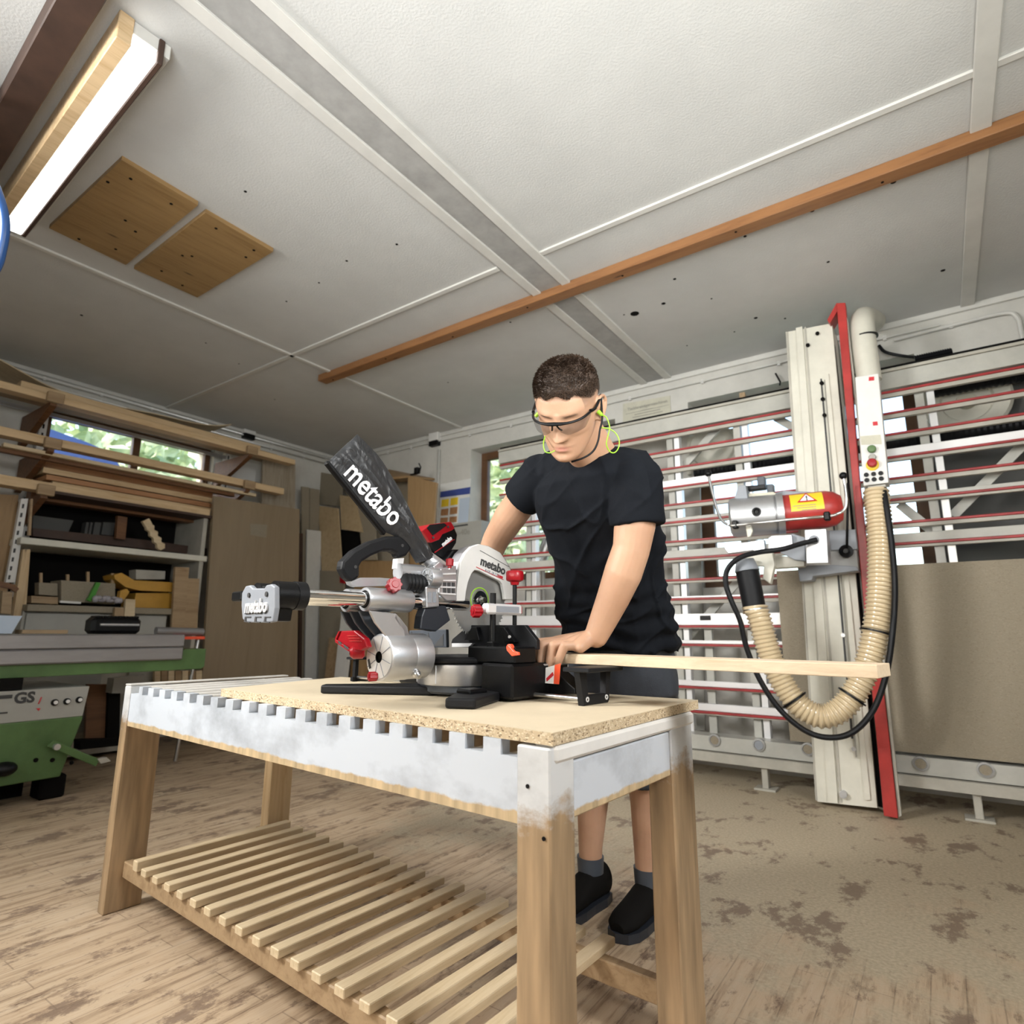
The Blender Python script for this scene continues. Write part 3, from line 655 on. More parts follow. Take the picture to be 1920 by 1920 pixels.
slab('timber_offcut', 'wide upright plank beside the yellow case', 'offcut', [(329, 1063), (355, 1064), (345, 1180), (322, 1179)], 0, -4.985, .03, 'pine_dull')
slab('timber_offcut', 'upright plank nearest the tall brown panel', 'offcut', [(348, 1084), (374, 1085), (370, 1182), (344, 1181)], 0, -5.00, .03, 'pine_dull')
slab('curved_stick', 'brown curved handle sticking out at the left picture edge', 'handle', [(-20, 1084), (10, 1092), (28, 1096), (36, 1104), (30, 1111), (20, 1104), (-20, 1096)], 0, -4.85, .03, 'brown_wood')
slab('timber_offcut', 'brown block under the curved handle at the left edge', 'offcut', [(5, 1108), (24, 1110), (20, 1152), (2, 1150)], 0, -4.87, .05, 'pine_dull')
# the tall brown hardboard and the grey planks behind
def standing(name, label, quad, ax, val, th, mat, zb=0.0, group=None):
    """panel standing on the floor: top corners from the photo, sides carried down to the floor"""
    tl, tr, br, bl = [on(x, y, ax, val) for x, y in quad]
    def down(a, b): d = b-a; return a+d*((zb-a.z)/d.z)
    pts = [tl, tr, down(tr, br), down(tl, bl)]; v = Vector((0, 0, 0)); v[ax] = th if val > 0 else -th
    return tag(MB().prism(pts, v).build(name, mat), label, 'panel', group)
hb = standing('hardboard_panel', 'tall brown hardboard panel leaning on the shelves', [(402, 930), (562, 955), (557, 1257), (380, 1265)], 0, -5.02, .035, 'hardboard')
slab('label_patch', '', '', [(469, 982), (501, 984), (499, 1008), (470, 1003)], 0, -5.017, .003, 'mdf', parent=hb)
standing('weathered_board', 'grey weathered plank panel standing behind the tall hardboard', [(493, 862), (554, 868), (552, 1100), (488, 1100)], 0, -5.30, .03, 'grey_planks')
slab('wall_sheet', 'small white sheet with dark border on the wall behind the rack', 'sheet', [(423, 856), (492, 872), (488, 905), (419, 893)], 0, -5.57, .02, 'paper')
# ------------------------------------------------------------------ corner: leaning boards
GB = 'boards leaning in the room corner'
cs = [('narrow pale board at the left end of the corner boards', [(566, 912), (580, 914), (577, 1250), (566, 1250)], 0, -5.42, 'mdf'),
      ('narrow dark strip standing in for the shaded gap beside the tall hardboard', [(562, 1000), (568, 1000), (566, 1250), (560, 1250)], 0, -5.30, 'dark_brown'),  # dark strip put in for the shade of the gap
      ('tall brown board second from the left in the corner', [(581, 915), (599, 918), (599, 1250), (580, 1250)], 0, -5.45, 'mdf'),
      ('long white coated board standing in the corner', [(576, 993), (602, 996), (600, 1270), (572, 1270)], 0, -5.38, 'white_strip'),
      ('wide tan board behind the saw rails in the corner', [(600, 1070), (646, 1071), (636, 1280), (597, 1280)], 1, 4.06, 'mdf'),
      ('pinkish narrow board in front of the wide tan one', [(617, 1195), (636, 1195), (628, 1285), (607, 1285)], 1, 3.98, 'pine_dull'),
      ('white slanting board right of the pinkish one', [(640, 1150), (664, 1150), (648, 1285), (625, 1285)], 1, 3.93, 'white_strip'),
      ('brown board half hidden by the red saw lever', [(664, 1160), (700, 1160), (690, 1285), (655, 1285)], 1, 4.02, 'veneer'),
      ('broad brown panel below the black board', [(662, 1050), (735, 1052), (735, 1280), (668, 1280)], 1, 4.14, 'veneer'),
      ('tan panel standing behind the saw head', [(690, 987), (765, 992), (762, 1280), (694, 1280)], 1, 4.22, 'mdf'),
      ('pale panel below the brown cabinet', [(765, 1000), (812, 1003), (805, 1280), (762, 1280)], 1, 4.26, 'veneer')]
for lb, quad, ax, val, mat in cs: standing('leaning_board', lb, quad, ax, val, .018, mat, group=GB)
def ctilt(name, lb, quad, val, mat, th=.018): return slab(name, lb, 'panel', quad, 1, val, th, mat, group=GB)
ctilt('leaning_board', 'light maple board hanging in front of the corner boards', [(597, 948), (633, 953), (641, 1071), (603, 1070)], 4.061, 'maple')
ctilt('leaning_board', 'pale upright panel right of the light maple board', [(637, 928), (664, 932), (679, 998), (640, 992)], 4.08, 'maple')
ctilt('leaning_board', 'square black board among the corner boards', [(636, 993), (670, 997), (682, 1051), (641, 1049)], 4.14, 'dark')
ctilt('leaning_board', 'tan board behind the dust bag', [(668, 925), (700, 930), (706, 1050), (680, 1050)], 4.1, 'mdf')
ctilt('leaning_board', 'small brown board on top of the corner stack', [(598, 885), (640, 892), (640, 950), (597, 945)], 4.16, 'mdf')
slab('red_clamp', 'small red clamp handle between the corner boards', 'clamp', [(638, 1073), (645, 1074), (644, 1094), (637, 1092)], 1, 4.029, .03, 'red_plastic')
# brown wall cabinet with open door near the corner
kc = thing('corner_cabinet', 'brown wooden wall cabinet with open door near the room corner', 'cabinet', on(760, 990, 1, 4.15))
slab('door', '', '', [(765, 892), (819, 905), (812, 1003), (764, 985)], 1, 4.02, .022, 'veneer', parent=kc)
MB().prism([on(642, 905, 1, 4.05), on(730, 880, 1, 4.38), on(815, 897, 1, 4.38), on(765, 892, 1, 4.04)], (0, 0, -.02)).build('top_panel', 'veneer', kc)
slab('back_panel', '', '', [(640, 912), (765, 900), (765, 1000), (690, 1000)], 1, 4.32, .02, 'mdf', parent=kc)
q = on(782, 888, 1, 4.12); bl = thing('clamp_fixture', 'small black clamp fixture standing on the brown cabinet', 'fixture', q)
MB().box(q+Vector((0, 0, .03)), (.05, .05, .06), None, .006).build('body', 'black_plastic', bl)
MB().box(q+Vector((-.04, 0, .0)), (.09, .03, .012), None, .003).build('foot', 'black_plastic', bl)
MB().tube([q+Vector((.03, 0, 0)), q+Vector((.045, 0, .06)), q+Vector((.02, 0, .10))], .007, 8).build('knob', 'black_plastic', bl)
# poster and electric box beside the conduit
pw, ph = on(827, 905, 1, YB-.004), on(883, 895, 1, YB-.004)
po = slab('poster', 'safety poster with blue header and small pictures on the back wall', 'poster', [(826, 908), (883, 897), (876, 985), (822, 985)], 1, YB-.006, .004, 'paper')
def pp(nm, quad, mat, d=.001): slab(nm, '', '', quad, 1, YB-.006-d, .001, mat, parent=po)
pp('header', [(826, 922), (882, 913), (881, 926), (825, 933)], 'blue_print'); pp('column', [(862, 935), (881, 932), (877, 983), (858, 985)], 'light_blue')
for k, qd in enumerate(([(828, 937), (842, 935), (841, 949), (827, 951)], [(845, 934), (859, 932), (858, 946), (844, 948)])): pp('picture', qd, 'yellow_label')
for k, qd in enumerate(([(827, 955), (841, 953), (840, 966), (826, 967)], [(844, 952), (858, 950), (857, 963), (843, 965)], [(826, 971), (840, 970), (839, 981), (825, 981)], [(843, 969), (857, 968), (856, 979), (842, 980)])): pp('picture', qd, 'pine_red')
eb = thing('electric_box', 'white steel electric box below the poster on the back wall', 'box', on(875, 1030, 1, 4.2))
slab('body', '', '', [(828, 985), (903, 975), (899, 1085), (828, 1090)], 1, 4.18, .18, 'panel_white', parent=eb)
slab('label_strip', '', '', [(850, 986), (877, 982), (877, 985), (850, 989)], 1, 4.178, .003, 'ink', parent=eb)
text('lettering', 's-40e', .075, frame4(on(868, 998, 1, 4.176), (1, 0, 0), (0, 0, 1)), 'ink_soft', eb)
# ================================================================== green sliding table saw machine
gm_ = thing('panel_machine', 'green sliding table saw machine with long aluminium table at the left', 'machine', (-4.3, 1.0, 0))
xa = -4.0; y0 = -.7; y1 = on(347, 1200, 0, xa).y
MB().box((xa-.20, (y0+y1)/2, .835), (.40, y1-y0, .076), None, .006).build('sliding_table', 'alu_dull', gm_)
MB().box((xa-.195, (y0+y1)/2, .755), (.385, y1-y0, .078), None, .008).build('table_beam', 'alu_dull', gm_)
gy = on(385, 1235, 0, -4.03).y
MB().prism([(-4.03, y0, .645), (-4.03, gy-.02, .650), (-4.03, gy, .665), (-4.03, gy, .78), (-4.03, y1+.02, .78), (-4.03, y1-.05, .72), (-4.03, y0, .72)], (-.30, 0, 0)).build('guide_rail', 'green_paint', gm_, .004)
by = 1.5
MB().prism([(xa, y0, .425), (xa, by+.0, .425), (xa, by+.015, .586), (xa, y0, .586)], (-.7, 0, 0)).build('control_panel', 'panel_white', gm_, .004)
MB().prism([(xa+.005, y0, .10), (xa+.005, by-.07, .12), (xa+.005, by, .415), (xa+.005, by, .425), (xa+.005, y0, .425)], (-.75, 0, 0)).build('cabinet_body', 'green_paint', gm_, .006)
MB().box((xa-.3, y0+1.0, .62), (.6, 1.8, .06)).build('frame_top', 'dark', gm_)
for yy in (on(118, 1480, 0, xa).y-.03, .2): MB().box((xa-.12, yy, .06), (.14, .12, .12), None, .01).build('foot', 'dark', gm_)
MB().box((xa-.5, .9, .05), (.5, .9, .10)).build('plinth', 'dark', gm_)
def onp(x, y): return on(x, y, 0, xa+.002)
for (x, y) in ((102, 1317), (125, 1315), (148, 1312)):
    q = onp(x, y); MB().cyl(q, q+Vector((.008, 0, 0)), .017, n=20).build('knob', 'black_plastic', gm_); MB().cyl(q+Vector((.008, .003, 0)), q+Vector((.014, .003, 0)), .010, n=16).build('button', 'alu_bright', gm_)
text('lettering', 'GS', .075, frame4(onp(46, 1309), (0, 1, 0), (0, 0, 1)), 'ink', gm_, off=.003)
q = onp(5, 1307); MB().box(q+Vector((0, -.03, 0)), (.003, .14, .018)).build('label_bar', 'ink', gm_)
q = onp(5, 1337); MB().box(q+Vector((0, -.04, 0)), (.003, .12, .008)).build('label_bar', 'ink', gm_)
a, b, c = onp(68, 1328), onp(76, 1328), onp(72, 1333); MB().prism([a, b, c], (.002, 0, 0)).build('pointer_mark', 'red_print', gm_)
a, b = onp(72, 1320), onp(78, 1307); MB().tube([a, b], .003, 6).build('red_mark', 'red_print', gm_)
# lever on the body
la, lb_ = on(97, 1395, 0, -3.93), on(184, 1428, 0, -3.93)
lev = MB().prism([on(90, 1400, 0, -3.93), on(101, 1388, 0, -3.93), on(188, 1424, 0, -3.93), on(180, 1437, 0, -3.93)], (-.02, 0, 0)).build('lever', 'green_paint', gm_, .003)
MB().prism([on(183, 1424, 0, -3.92), on(200, 1420, 0, -3.92), on(208, 1427, 0, -3.92), on(190, 1432, 0, -3.92)], (-.03, 0, 0)).build('lever_tip', 'cream_dark', lev)
MB().cyl(on(105, 1400, 0, -3.93), on(105, 1400, 0, -3.93)+Vector((.02, 0, 0)), .016, n=14).build('bolt', 'alu_cast', lev)
q = on(8, 1442, 0, -3.96); MB().sphere(q, (.05, .055, .035), 16, 10).build('grip', 'black_plastic', gm_)
for (x, y) in ((67, 1425), (98, 1425), (134, 1430)):
    q = on(x, y, 0, xa+.006); MB().cyl(q, q+Vector((.004, 0, 0)), .011, n=14).build('bolt', 'dark', gm_)
# white machine top with fence behind, black fence block
mt = slab('machine_top', 'white sheet-metal hood of the machine at the left picture edge', 'hood', [(-60, 1152), (42, 1155), (22, 1188), (-60, 1188)], 0, -4.25, .3, 'light_blue')
fb = on(210, 1190, 0, -4.2); fz = .876
fe = thing('fence_block', 'black ribbed fence block lying on the aluminium table', 'fence', (fb.x, fb.y, fz))
f0, f1 = on(163, 1185, 0, -4.2).y, on(256, 1185, 0, -4.2).y
MB().box((-4.2, (f0+f1)/2, fz+.05), (.12, f1-f0, .10), None, .02).build('body', 'black_plastic', fe)
MB().cyl((-4.135, f0+.04, fz+.055), (-4.135, f1-.02, fz+.055), .009, n=12).build('rail', 'alu_cast', fe)
for k in range(8): MB().box((-4.2, f0+.035+k*(f1-f0-.06)/7, fz+.103), (.10, .018, .012), None, .003).build('rib', 'black_plastic', fe)
tag(MB().box((-4.28, on(82, 1185, 0, -4.25).y, fz+.012), (.12, .22, .022), None, .002).build('wood_offcut', 'pine_dull'), 'flat brown offcut lying on the aluminium table', 'offcut')
rr = thing('steel_roller', 'dark steel roller on an orange bracket at the end of the machine', 'roller', on(340, 1190, 0, -4.5))
r0, r1 = on(292, 1183, 0, -4.5), on(380, 1185, 0, -4.5)
MB().cyl(r0, r1, .028, n=18).build('roller', 'alu_dull', rr)
MB().box((r0+r1)/2+Vector((0, .06, -.045)), (.1, .20, .02)).build('bracket', 'orange_plastic', rr)
MB().cyl((r0+r1)/2+Vector((0, .14, -.06)), Vector((-4.5, r1.y-.10, 0.0)), .012, n=12).build('post', 'steel', rr)
# clutter under the beam, right of the machine
slab('storage_panel', 'brown panel standing behind the machine at the floor', 'panel', [(164, 1283), (200, 1283), (196, 1388), (160, 1386)], 0, -4.75, .03, 'brown_wood')
cb = slab('plastic_crate', 'dark crate standing on the floor beside the brown panel', 'crate', [(204, 1290), (226, 1290), (224, 1386), (201, 1386)], 0, -4.72, .3, 'dark')
wb = slab('waste_bin', 'white box with yellow rim behind the bench corner', 'box', [(214, 1272), (275, 1265), (275, 1300), (210, 1300)], 0, -4.6, .1, 'panel_white')
slab('dark_plinth', 'black base rail on the floor behind the machine', 'rail', [(150, 1388), (225, 1385), (225, 1398), (150, 1406)], 0, -4.66, .1, 'dark')
pr = thing('timber_rack', 'row of light timber offcuts standing under the shelf', 'rack', on(330, 1300, 0, -5.0))
for k in range(7):
    x = 290+k*13; slab('offcut', '', '', [(x, 1258), (x+11, 1257), (x+10, 1330), (x-1, 1330)], 0, -4.98-.01*(k % 2), .03, 'pine_dull' if k % 2 else 'pine_pale', parent=pr)
# ================================================================== vertical panel saw along the back wall
YG = 4.0
pr = thing('panel_saw', 'cream vertical panel saw frame with red-edged rails along the back wall', 'machine', (-.8, 4.05, 0))
x0g, x1g = -2.95, 1.5
def ybox(name, mat, x0, x1, y0, y1, z0, z1, parent=pr, bev=.002): return MB().box(((x0+x1)/2, (y0+y1)/2, (z0+z1)/2), (x1-x0, y1-y0, z1-z0), None, bev).build(name, mat, parent)
for z, up, dn in ((2.295, 0, .03), (2.165, 0, .03), (2.037, 0, .03), (1.90, .045, .022), (1.775, 0, .03), (1.65, .022, .018), (1.515, 0, .028), (1.395, .05, .02), (1.25, .0, .02), (1.12, .012, .03), (.94, .075, .01), (.82, .022, .008), (.55, .035, .008), (.40, .045, .012)):
    r = ybox('support_rail', 'cream_dark', x0g, x1g, YG, YG+.030, z-.006-dn*.8, z-.006, pr)
    ybox('red_strip', 'red_rail', x0g, x1g, YG-.010, YG+.02, z-.007, z+.007, r, .003)
    if up: ybox('rail_profile', 'alu_bright' if z < 1.2 or up == .045 else 'rail_cream', x0g, x1g, YG+.006, YG+.03, z+.009, z+.009+up, r)
ybox('top_beam', 'rail_cream', x0g, x1g, YG-.02, YG+.10, 2.31, 2.41)
ybox('top_track', 'cream_dark', x0g, x1g, YG-.03, YG+.06, 2.412, 2.43)
ybox('top_track_bar', 'dark', x0g, x1g, YG+.0, YG+.06, 2.432, 2.455)
ybox('base_beam', 'rail_cream', x0g, x1g, YG-.08, YG+.06, .185, .272)
ybox('base_rail', 'cream_dark', x0g, x1g, YG-.11, YG+.10, .125, .180)
for x in (-2.66, -1.44, -.97, .06, 1.15):
    lo = .27
    ybox('post', 'rail_cream', x-.045, x+.0, YG+.04, YG+.10, lo, 2.31); ybox('post_profile', 'alu_bright', x+.012, x+.05, YG+.036, YG+.09, lo, 2.31)
ybox('short_post', 'rail_cream', -1.29, -1.24, YG+.04, YG+.08, .27, .98)
ybox('post_cap', 'black_plastic', -1.30, -1.23, YG+.0, YG+.08, .98, 1.01)
for (a, b, y) in (((1346, 803), (1283, 873), 4.12), ((1384, 1090), (1284, 1202), 4.12), ((1920, 832), (1786, 968), 4.12), ((1686, 945), (1757, 1003), 4.12), ((1455, 783), (1490, 803), 4.12)):
    p, q = on(*a, 1, y), on(*b, 1, y); d = (q-p).normalized(); M = Matrix((d, Vector((0, 1, 0)), d.cross(Vector((0, 1, 0))))).transposed()
    MB().box((p+q)/2, ((q-p).length, .02, .05), M).build('brace', 'rail_cream', pr)
for px in ((1340, 1388), (1423, 1397), (1515, 1405), (1726, 1432), (1848, 1444)):
    c = on(*px, 1, YG-.085); w = MB(); w.lathe([(0, -.03), (.030, -.03), (.036, -.024), (.036, .005), (.028, .008), (.026, .002), (0, .002)], c, (0, -1, 0), 24); w = w.build('support_roller', 'duct_grey', pr); MB().cyl(c-Vector((0, .002, 0)), c-Vector((0, .0045, 0)), .024, n=20).build('roller_core', 'mdf' if px[0] != 1423 else 'cap_grey', w)
fx = on(1427, 1490, 2, 0).x
for x in (-2.4, fx, .05, 1.0):
    MB().box((x, YG-.06, .0625), (.035, .05, .125), None, .003).build('foot', 'cream_dark', pr); MB().box((x, YG-.06, .006), (.12, .10, .012), None, .002).build('foot_plate', 'cream_dark', pr)
# saw column, tilting slightly with the frame
def yslab(name, quad, y, th, mat, parent=pr, bev=0):
    return MB().prism([on(px, py, 1, y) for px, py in quad], (0, th, 0)).build(name, mat, parent, bev)
col_ = yslab('column', [(1478, 622), (1560, 606), (1645, 1515), (1533, 1503)], 3.75, .10, 'cream_metal')
yslab('column_ridge', [(1492, 615), (1504, 612), (1571, 1507), (1553, 1505)], 3.735, .015, 'cream_metal', col_)
yslab('column_ridge', [(1545, 700), (1553, 700), (1632, 1500), (1622, 1500)], 3.738, .012, 'cream_metal', col_)
yslab('slot', [(1508, 613), (1511, 613), (1579, 1505), (1575, 1505)], 3.746, .004, 'cream_dark', col_)
yslab('slot', [(1538, 710), (1541, 710), (1600, 1385), (1596, 1385)], 3.746, .004, 'ink', col_)
yslab('slot', [(1545, 712), (1547, 712), (1607, 1420), (1604, 1420)], 3.735, .003, 'ink_soft', col_)
for px in ((1533, 626), (1515, 648), (1541, 719), (1543, 749), (1546, 779), (1581, 1191), (1601, 1404)):
    c = on(*px, 1, 3.746); MB().cyl(c, c-Vector((0, .012, 0)), .011, n=12).build('bolt', 'dark' if px[1] < 1100 else 'alu_cast', col_)
c = on(1582, 1488, 1, 3.75); MB().cyl(c, c-Vector((0, .03, 0)), .018, n=16).build('stop_knob', 'alu_cast', col_)
yslab('side_channel', [(1562, 612), (1570, 640), (1663, 1522), (1646, 1515)], 3.80, .10, 'cream_dark', col_)
yslab('side_channel_gap', [(1560, 625), (1566, 650), (1656, 1515), (1647, 1512)], 3.785, .012, 'dark', col_)
yslab('column_side', [(1473, 622), (1479, 622), (1534, 1503), (1529, 1500)], 3.76, .09, 'cream_dark', col_)
rb = yslab('red_beam', [(1568, 568), (1585, 567), (1612, 900), (1684, 1535), (1657, 1530), (1603, 960)], 3.68, .06, 'red_paint', pr, .004)
yslab('red_arm', [(1551, 600), (1569, 567), (1572, 580), (1556, 606)], 3.70, .12, 'red_paint', rb)
yslab('beam_edge', [(1586, 590), (1590, 600), (1690, 1530), (1685, 1532)], 3.70, .05, 'cream_dark', rb)
# control box, pipe and hose
bx = thing('control_box', 'white upright control box with push buttons beside the red beam', 'control box', on(1640, 905, 1, 3.55))
yslab('housing', [(1603, 707), (1647, 700), (1666, 905), (1619, 911)], 3.55, .12, 'white_paint', bx, .004)
yslab('yellowed_label', [(1613, 818), (1651, 815), (1653, 832), (1615, 834)], 3.547, .003, 'old_paper', bx)
for qd in ([(1629, 707), (1639, 706), (1639, 713), (1629, 714)], [(1636, 791), (1645, 790), (1646, 797), (1637, 798)]): yslab('red_mark', qd, 3.547, .003, 'red_print', bx)
for (px, r, mat, h) in (((1635, 843), .020, 'green_paint', .02), ((1636, 858), .017, 'panel_white', .014), ((1636, 872), .030, 'yellow_label', .004), ((1636, 870), .022, 'red_plastic', .035)):
    c = on(*px, 1, 3.55); MB().lathe([(0, 0), (r, 0), (r, h), (r*.8, h+.004), (0, h+.005)][::1], c, (0, -1, 0), 20).build('push_button', mat, bx)
for k in range(3):
    for j in range(2):
        c = on(1624.5+13.5*k+j, 890.5+10*j-1.5*k, 1, 3.55); MB().cyl(c, c-Vector((0, .006, 0)), .0115, n=14).build('key_switch', 'black_plastic', bx)
yslab('socket', [(1627, 912), (1660, 908), (1664, 925), (1630, 928)], 3.56, .10, 'cream_dark', bx)
q0 = on(1628, 712, 1, 3.62)
sp = thing('suction_pipe', 'cream plastic suction pipe bending back above the control box', 'pipe', q0)
r_ = .062
pts = smooth_pts([on(1630, 715, 1, 3.74), on(1622, 660, 1, 3.74), on(1618, 622, 1, 3.74), on(1617, 606, 1, 3.76), on(1619, 596, 1, 3.84), on(1630, 598, 1, 4.05), on(1640, 602, 1, 4.3)], 5)
MB().tube(pts, r_, 24).build('pipe', 'cream_metal', sp)
c = on(1622, 633, 1, 3.74); MB().tube([c-Vector((0, 0, .004)), c+Vector((0, 0, .004))], r_+.004, 24).build('tie', 'black_plastic', sp)
# hose with ribs
hps = [on(1642, 918, 1, 3.52), on(1649, 990, 1, 3.50), on(1651, 1060, 1, 3.48), on(1648, 1130, 1, 3.46), on(1640, 1190, 1, 3.44), on(1627, 1245, 1, 3.42), on(1606, 1293, 1, 3.40), on(1576, 1330, 1, 3.38), on(1541, 1343, 1, 3.36), on(1505, 1328, 1, 3.34), on(1476, 1295, 1, 3.33), on(1452, 1250, 1, 3.32), on(1436, 1205, 1, 3.31), on(1425, 1165, 1, 3.30), on(1417, 1138, 1, 3.30)]
cl = smooth_pts(hps, 14); seg = [0]
for i in range(1, len(cl)): seg.append(seg[-1]+(cl[i]-cl[i-1]).length)
tot = seg[-1]; nr = 88; pp_ = []; rr_ = []
def at_len(s):
    for i in range(1, len(seg)):
        if seg[i] >= s: f = (s-seg[i-1])/(seg[i]-seg[i-1]); return cl[i-1].lerp(cl[i], f)
    return cl[-1]
for k in range(nr):
    for f, r in ((0, .0520), (.3, .0520), (.45, .0585), (.7, .0605), (.85, .0565)): pp_.append(at_len(tot*(k+f)/nr)); rr_.append(r)
hs = thing('suction_hose', 'ribbed amber suction hose hanging in a loop beside the saw column', 'hose', hps[8])
MB().tube(pp_, rr_, 20).build('hose', 'hose_clear', hs)
for f in (.39, .57, .74):
    c = at_len(tot*f); d = (at_len(tot*f+.01)-c).normalized(); MB().tube([c-d*.004, c+d*.004], .0675, 24).build('cable_tie', 'black_plastic', hs)
cps = [on(x, y, 1, v) for x, y, v in ((1531, 1012, 3.36), (1500, 1020, 3.32), (1465, 1030, 3.26), (1420, 1036, 3.22), (1385, 1047, 3.2), (1364, 1068, 3.2), (1361, 1095, 3.2), (1372, 1128, 3.2), (1388, 1165, 3.22), (1400, 1215, 3.24), (1425, 1275, 3.26), (1462, 1330, 3.28), (1510, 1370, 3.30), (1556, 1383, 3.32), (1600, 1372, 3.34), (1638, 1330, 3.36), (1662, 1262, 3.38), (1674, 1180, 3.40), (1678, 1100, 3.42), (1672, 1020, 3.44), (1662, 950, 3.46), (1656, 915, 3.5))]
tag(MB().tube(smooth_pts(cps, 6), .0135, 10).build('power_cable', 'black_soft'), 'thick black cable looping around the amber hose', 'cable')
# saw head: grey motor with red housing
mo = thing('saw_motor', 'grey and red saw motor with lever handles on the panel saw column', 'motor', on(1480, 1000, 1, 3.45))
pA, pB = on(1372, 971, 1, 3.40), on(1580, 952, 1, 3.52); ax = (pB-pA).normalized(); Lm = (pB-pA).length
nrm_ = ax.cross(Vector((0, 0, 1))).normalized(); upm = nrm_.cross(ax)*-1
upm = Vector((0, 0, 1))-ax*ax.z; upm.normalize(); frn = ax.cross(upm); frn = frn if frn.y < 0 else -frn
def cylp(name, prof, mat, par=mo, n=32): return MB().lathe(prof, pA, ax, n).build(name, mat, par)
cylp('gear_housing', [(0, -.012), (.085, -.012), (.106, .0), (.110, .02), (.110, .26*Lm/.62), (.113, .262*Lm/.62), (.113, .30*Lm/.62), (0, .30*Lm/.62)], 'alu_cast')
cylp('red_housing', [(0, .46*Lm), (.096, .46*Lm), (.098, .48*Lm), (.098, .86*Lm), (.090, .93*Lm), (.066, .99*Lm), (0, 1.0*Lm)], 'red_paint')
cylp('flange', [(0, .40*Lm), (.110, .40*Lm), (.110, .46*Lm), (0, .46*Lm)], 'alu_cast')
# yellow warning label wrapped on the red housing
def wrap(name, s0, s1, a0, a1, r, mat, par):
    mb = MB(); n = 14; vs = []
    for i in range(n+1):
        a = radians(a0+(a1-a0)*i/n); d = frn*cos(a)+upm*sin(a)
        vs += [pA+ax*s0+d*r, pA+ax*s1+d*r]
    mb.add(vs, [(2*i, 2*i+1, 2*i+3, 2*i+2) for i in range(n)], True); return mb.build(name, mat, par)
lab = wrap('warning_label', .545*Lm, .83*Lm, -8, 58, .0992, 'yellow_label', mo)
am = radians(32); dm = frn*cos(am)+upm*sin(am); tg = upm*cos(am)-frn*sin(am); cc_ = pA+ax*(.69*Lm)+dm*.101
def tri(h, off, mat, nm):
    c = cc_+dm*off; MB().prism([c-ax*h-tg*h*.55, c+ax*h-tg*h*.55, c+tg*h*.75], dm*.001).build(nm, mat, lab)
tri(.047, 0, 'red_print', 'triangle'); tri(.034, .0012, 'white_print', 'triangle_field')
text('lettering', '!', .045, frame4(cc_+dm*.003+tg*-.004, ax, tg), 'ink', lab, off=.001)
for k in range(3):
    c = pA+ax*(.66*Lm+.01*k)+(frn*cos(radians(8-7*k))+upm*sin(radians(8-7*k)))*.1005; MB().box(c, (.11-.02*k, .002, .003), Matrix((ax, frn, upm)).transposed()).build('print_line', 'ink_soft', lab)
c = pA+ax*.13+frn*.110; MB().lathe([(0, 0), (.024, 0), (.024, .008), (.014, .01), (.010, .004), (0, .004)], c-frn*.004, frn, 20).build('socket', 'black_plastic', mo)
hl = [on(x, y, 1, v) for x, y, v in ((1329, 893, 3.28), (1336, 925, 3.28), (1345, 957, 3.28), (1353, 975, 3.28), (1366, 984, 3.28), (1380, 985, 3.28), (1460, 976, 3.31), (1550, 968, 3.36), (1571, 963, 3.37), (1583, 955, 3.37), (1587, 940, 3.37), (1585, 915, 3.37), (1582, 895, 3.37))]
hd = MB().tube(smooth_pts(hl, 5), .0075, 10).build('handle_bar', 'steel', mo)
for x, y, v in ((1328, 888, 3.28), (1581, 892, 3.37)): MB().sphere(on(x, y, 1, v), .019, 16, 10).build('ball_knob', 'black_plastic', hd)
for x, y, v in ((1379, 984, 3.29), (1551, 968, 3.36)): c = on(x, y, 1, v); MB().box(c, (.03, .035, .045), None, .006).build('bar_clamp', 'black_plastic', hd)
def ms(name, quad, y, th, mat, bev=.004): return yslab(name, quad, y, th, mat, mo, bev)
ms('top_wedge', [(1384, 910), (1398, 909), (1402, 936), (1398, 945), (1374, 943)], 3.36, .08, 'cap_grey')
ms('switch_bar', [(1399, 911), (1434, 908), (1434, 916), (1400, 920)], 3.40, .05, 'black_plastic')
ms('switch_block', [(1419, 894), (1433, 893), (1434, 910), (1420, 911)], 3.45, .05, 'grey_plastic')
ms('switch_block', [(1437, 908), (1449, 907), (1450, 928), (1438, 930)], 3.42, .05, 'grey_plastic')
ms('dusty_cover', [(1402, 925), (1450, 922), (1462, 930), (1462, 938), (1398, 942)], 3.40, .06, 'old_paper')
ms('rear_cover', [(1450, 924), (1470, 920), (1520, 922), (1520, 930), (1466, 932)], 3.50, .05, 'cap_grey')
ms('mount_arm', [(1357, 1027), (1364, 1022), (1432, 1011), (1434, 1034), (1420, 1038), (1412, 1032), (1365, 1038)], 3.36, .05, 'alu_cast')
ms('white_lever', [(1397, 983), (1408, 984), (1411, 996), (1407, 1006), (1401, 1008)], 3.33, .02, 'cream_metal')
ms('mount_block', [(1440, 1008), (1447, 1004), (1484, 1002), (1486, 1022), (1440, 1032)], 3.38, .10, 'alu_cast')
ms('mount_bracket', [(1484, 1000), (1510, 1008), (1510, 1052), (1490, 1050), (1462, 1036)], 3.42, .08, 'cap_grey')
ms('junction_block', [(1508, 993), (1549, 991), (1553, 1056), (1512, 1057)], 3.38, .10, 'alu_cast')
c = on(1526, 1012, 1, 3.375); MB().lathe([(0, 0), (.024, 0), (.022, .010), (.012, .014), (0, .014)], c, (0, -1, 0), 20).build('cable_gland', 'cap_grey', mo)
ms('blade_guard', [(1400, 1040), (1448, 1035), (1452, 1060), (1444, 1095), (1430, 1085), (1432, 1062), (1395, 1058)], 3.36, .05, 'cream_metal')
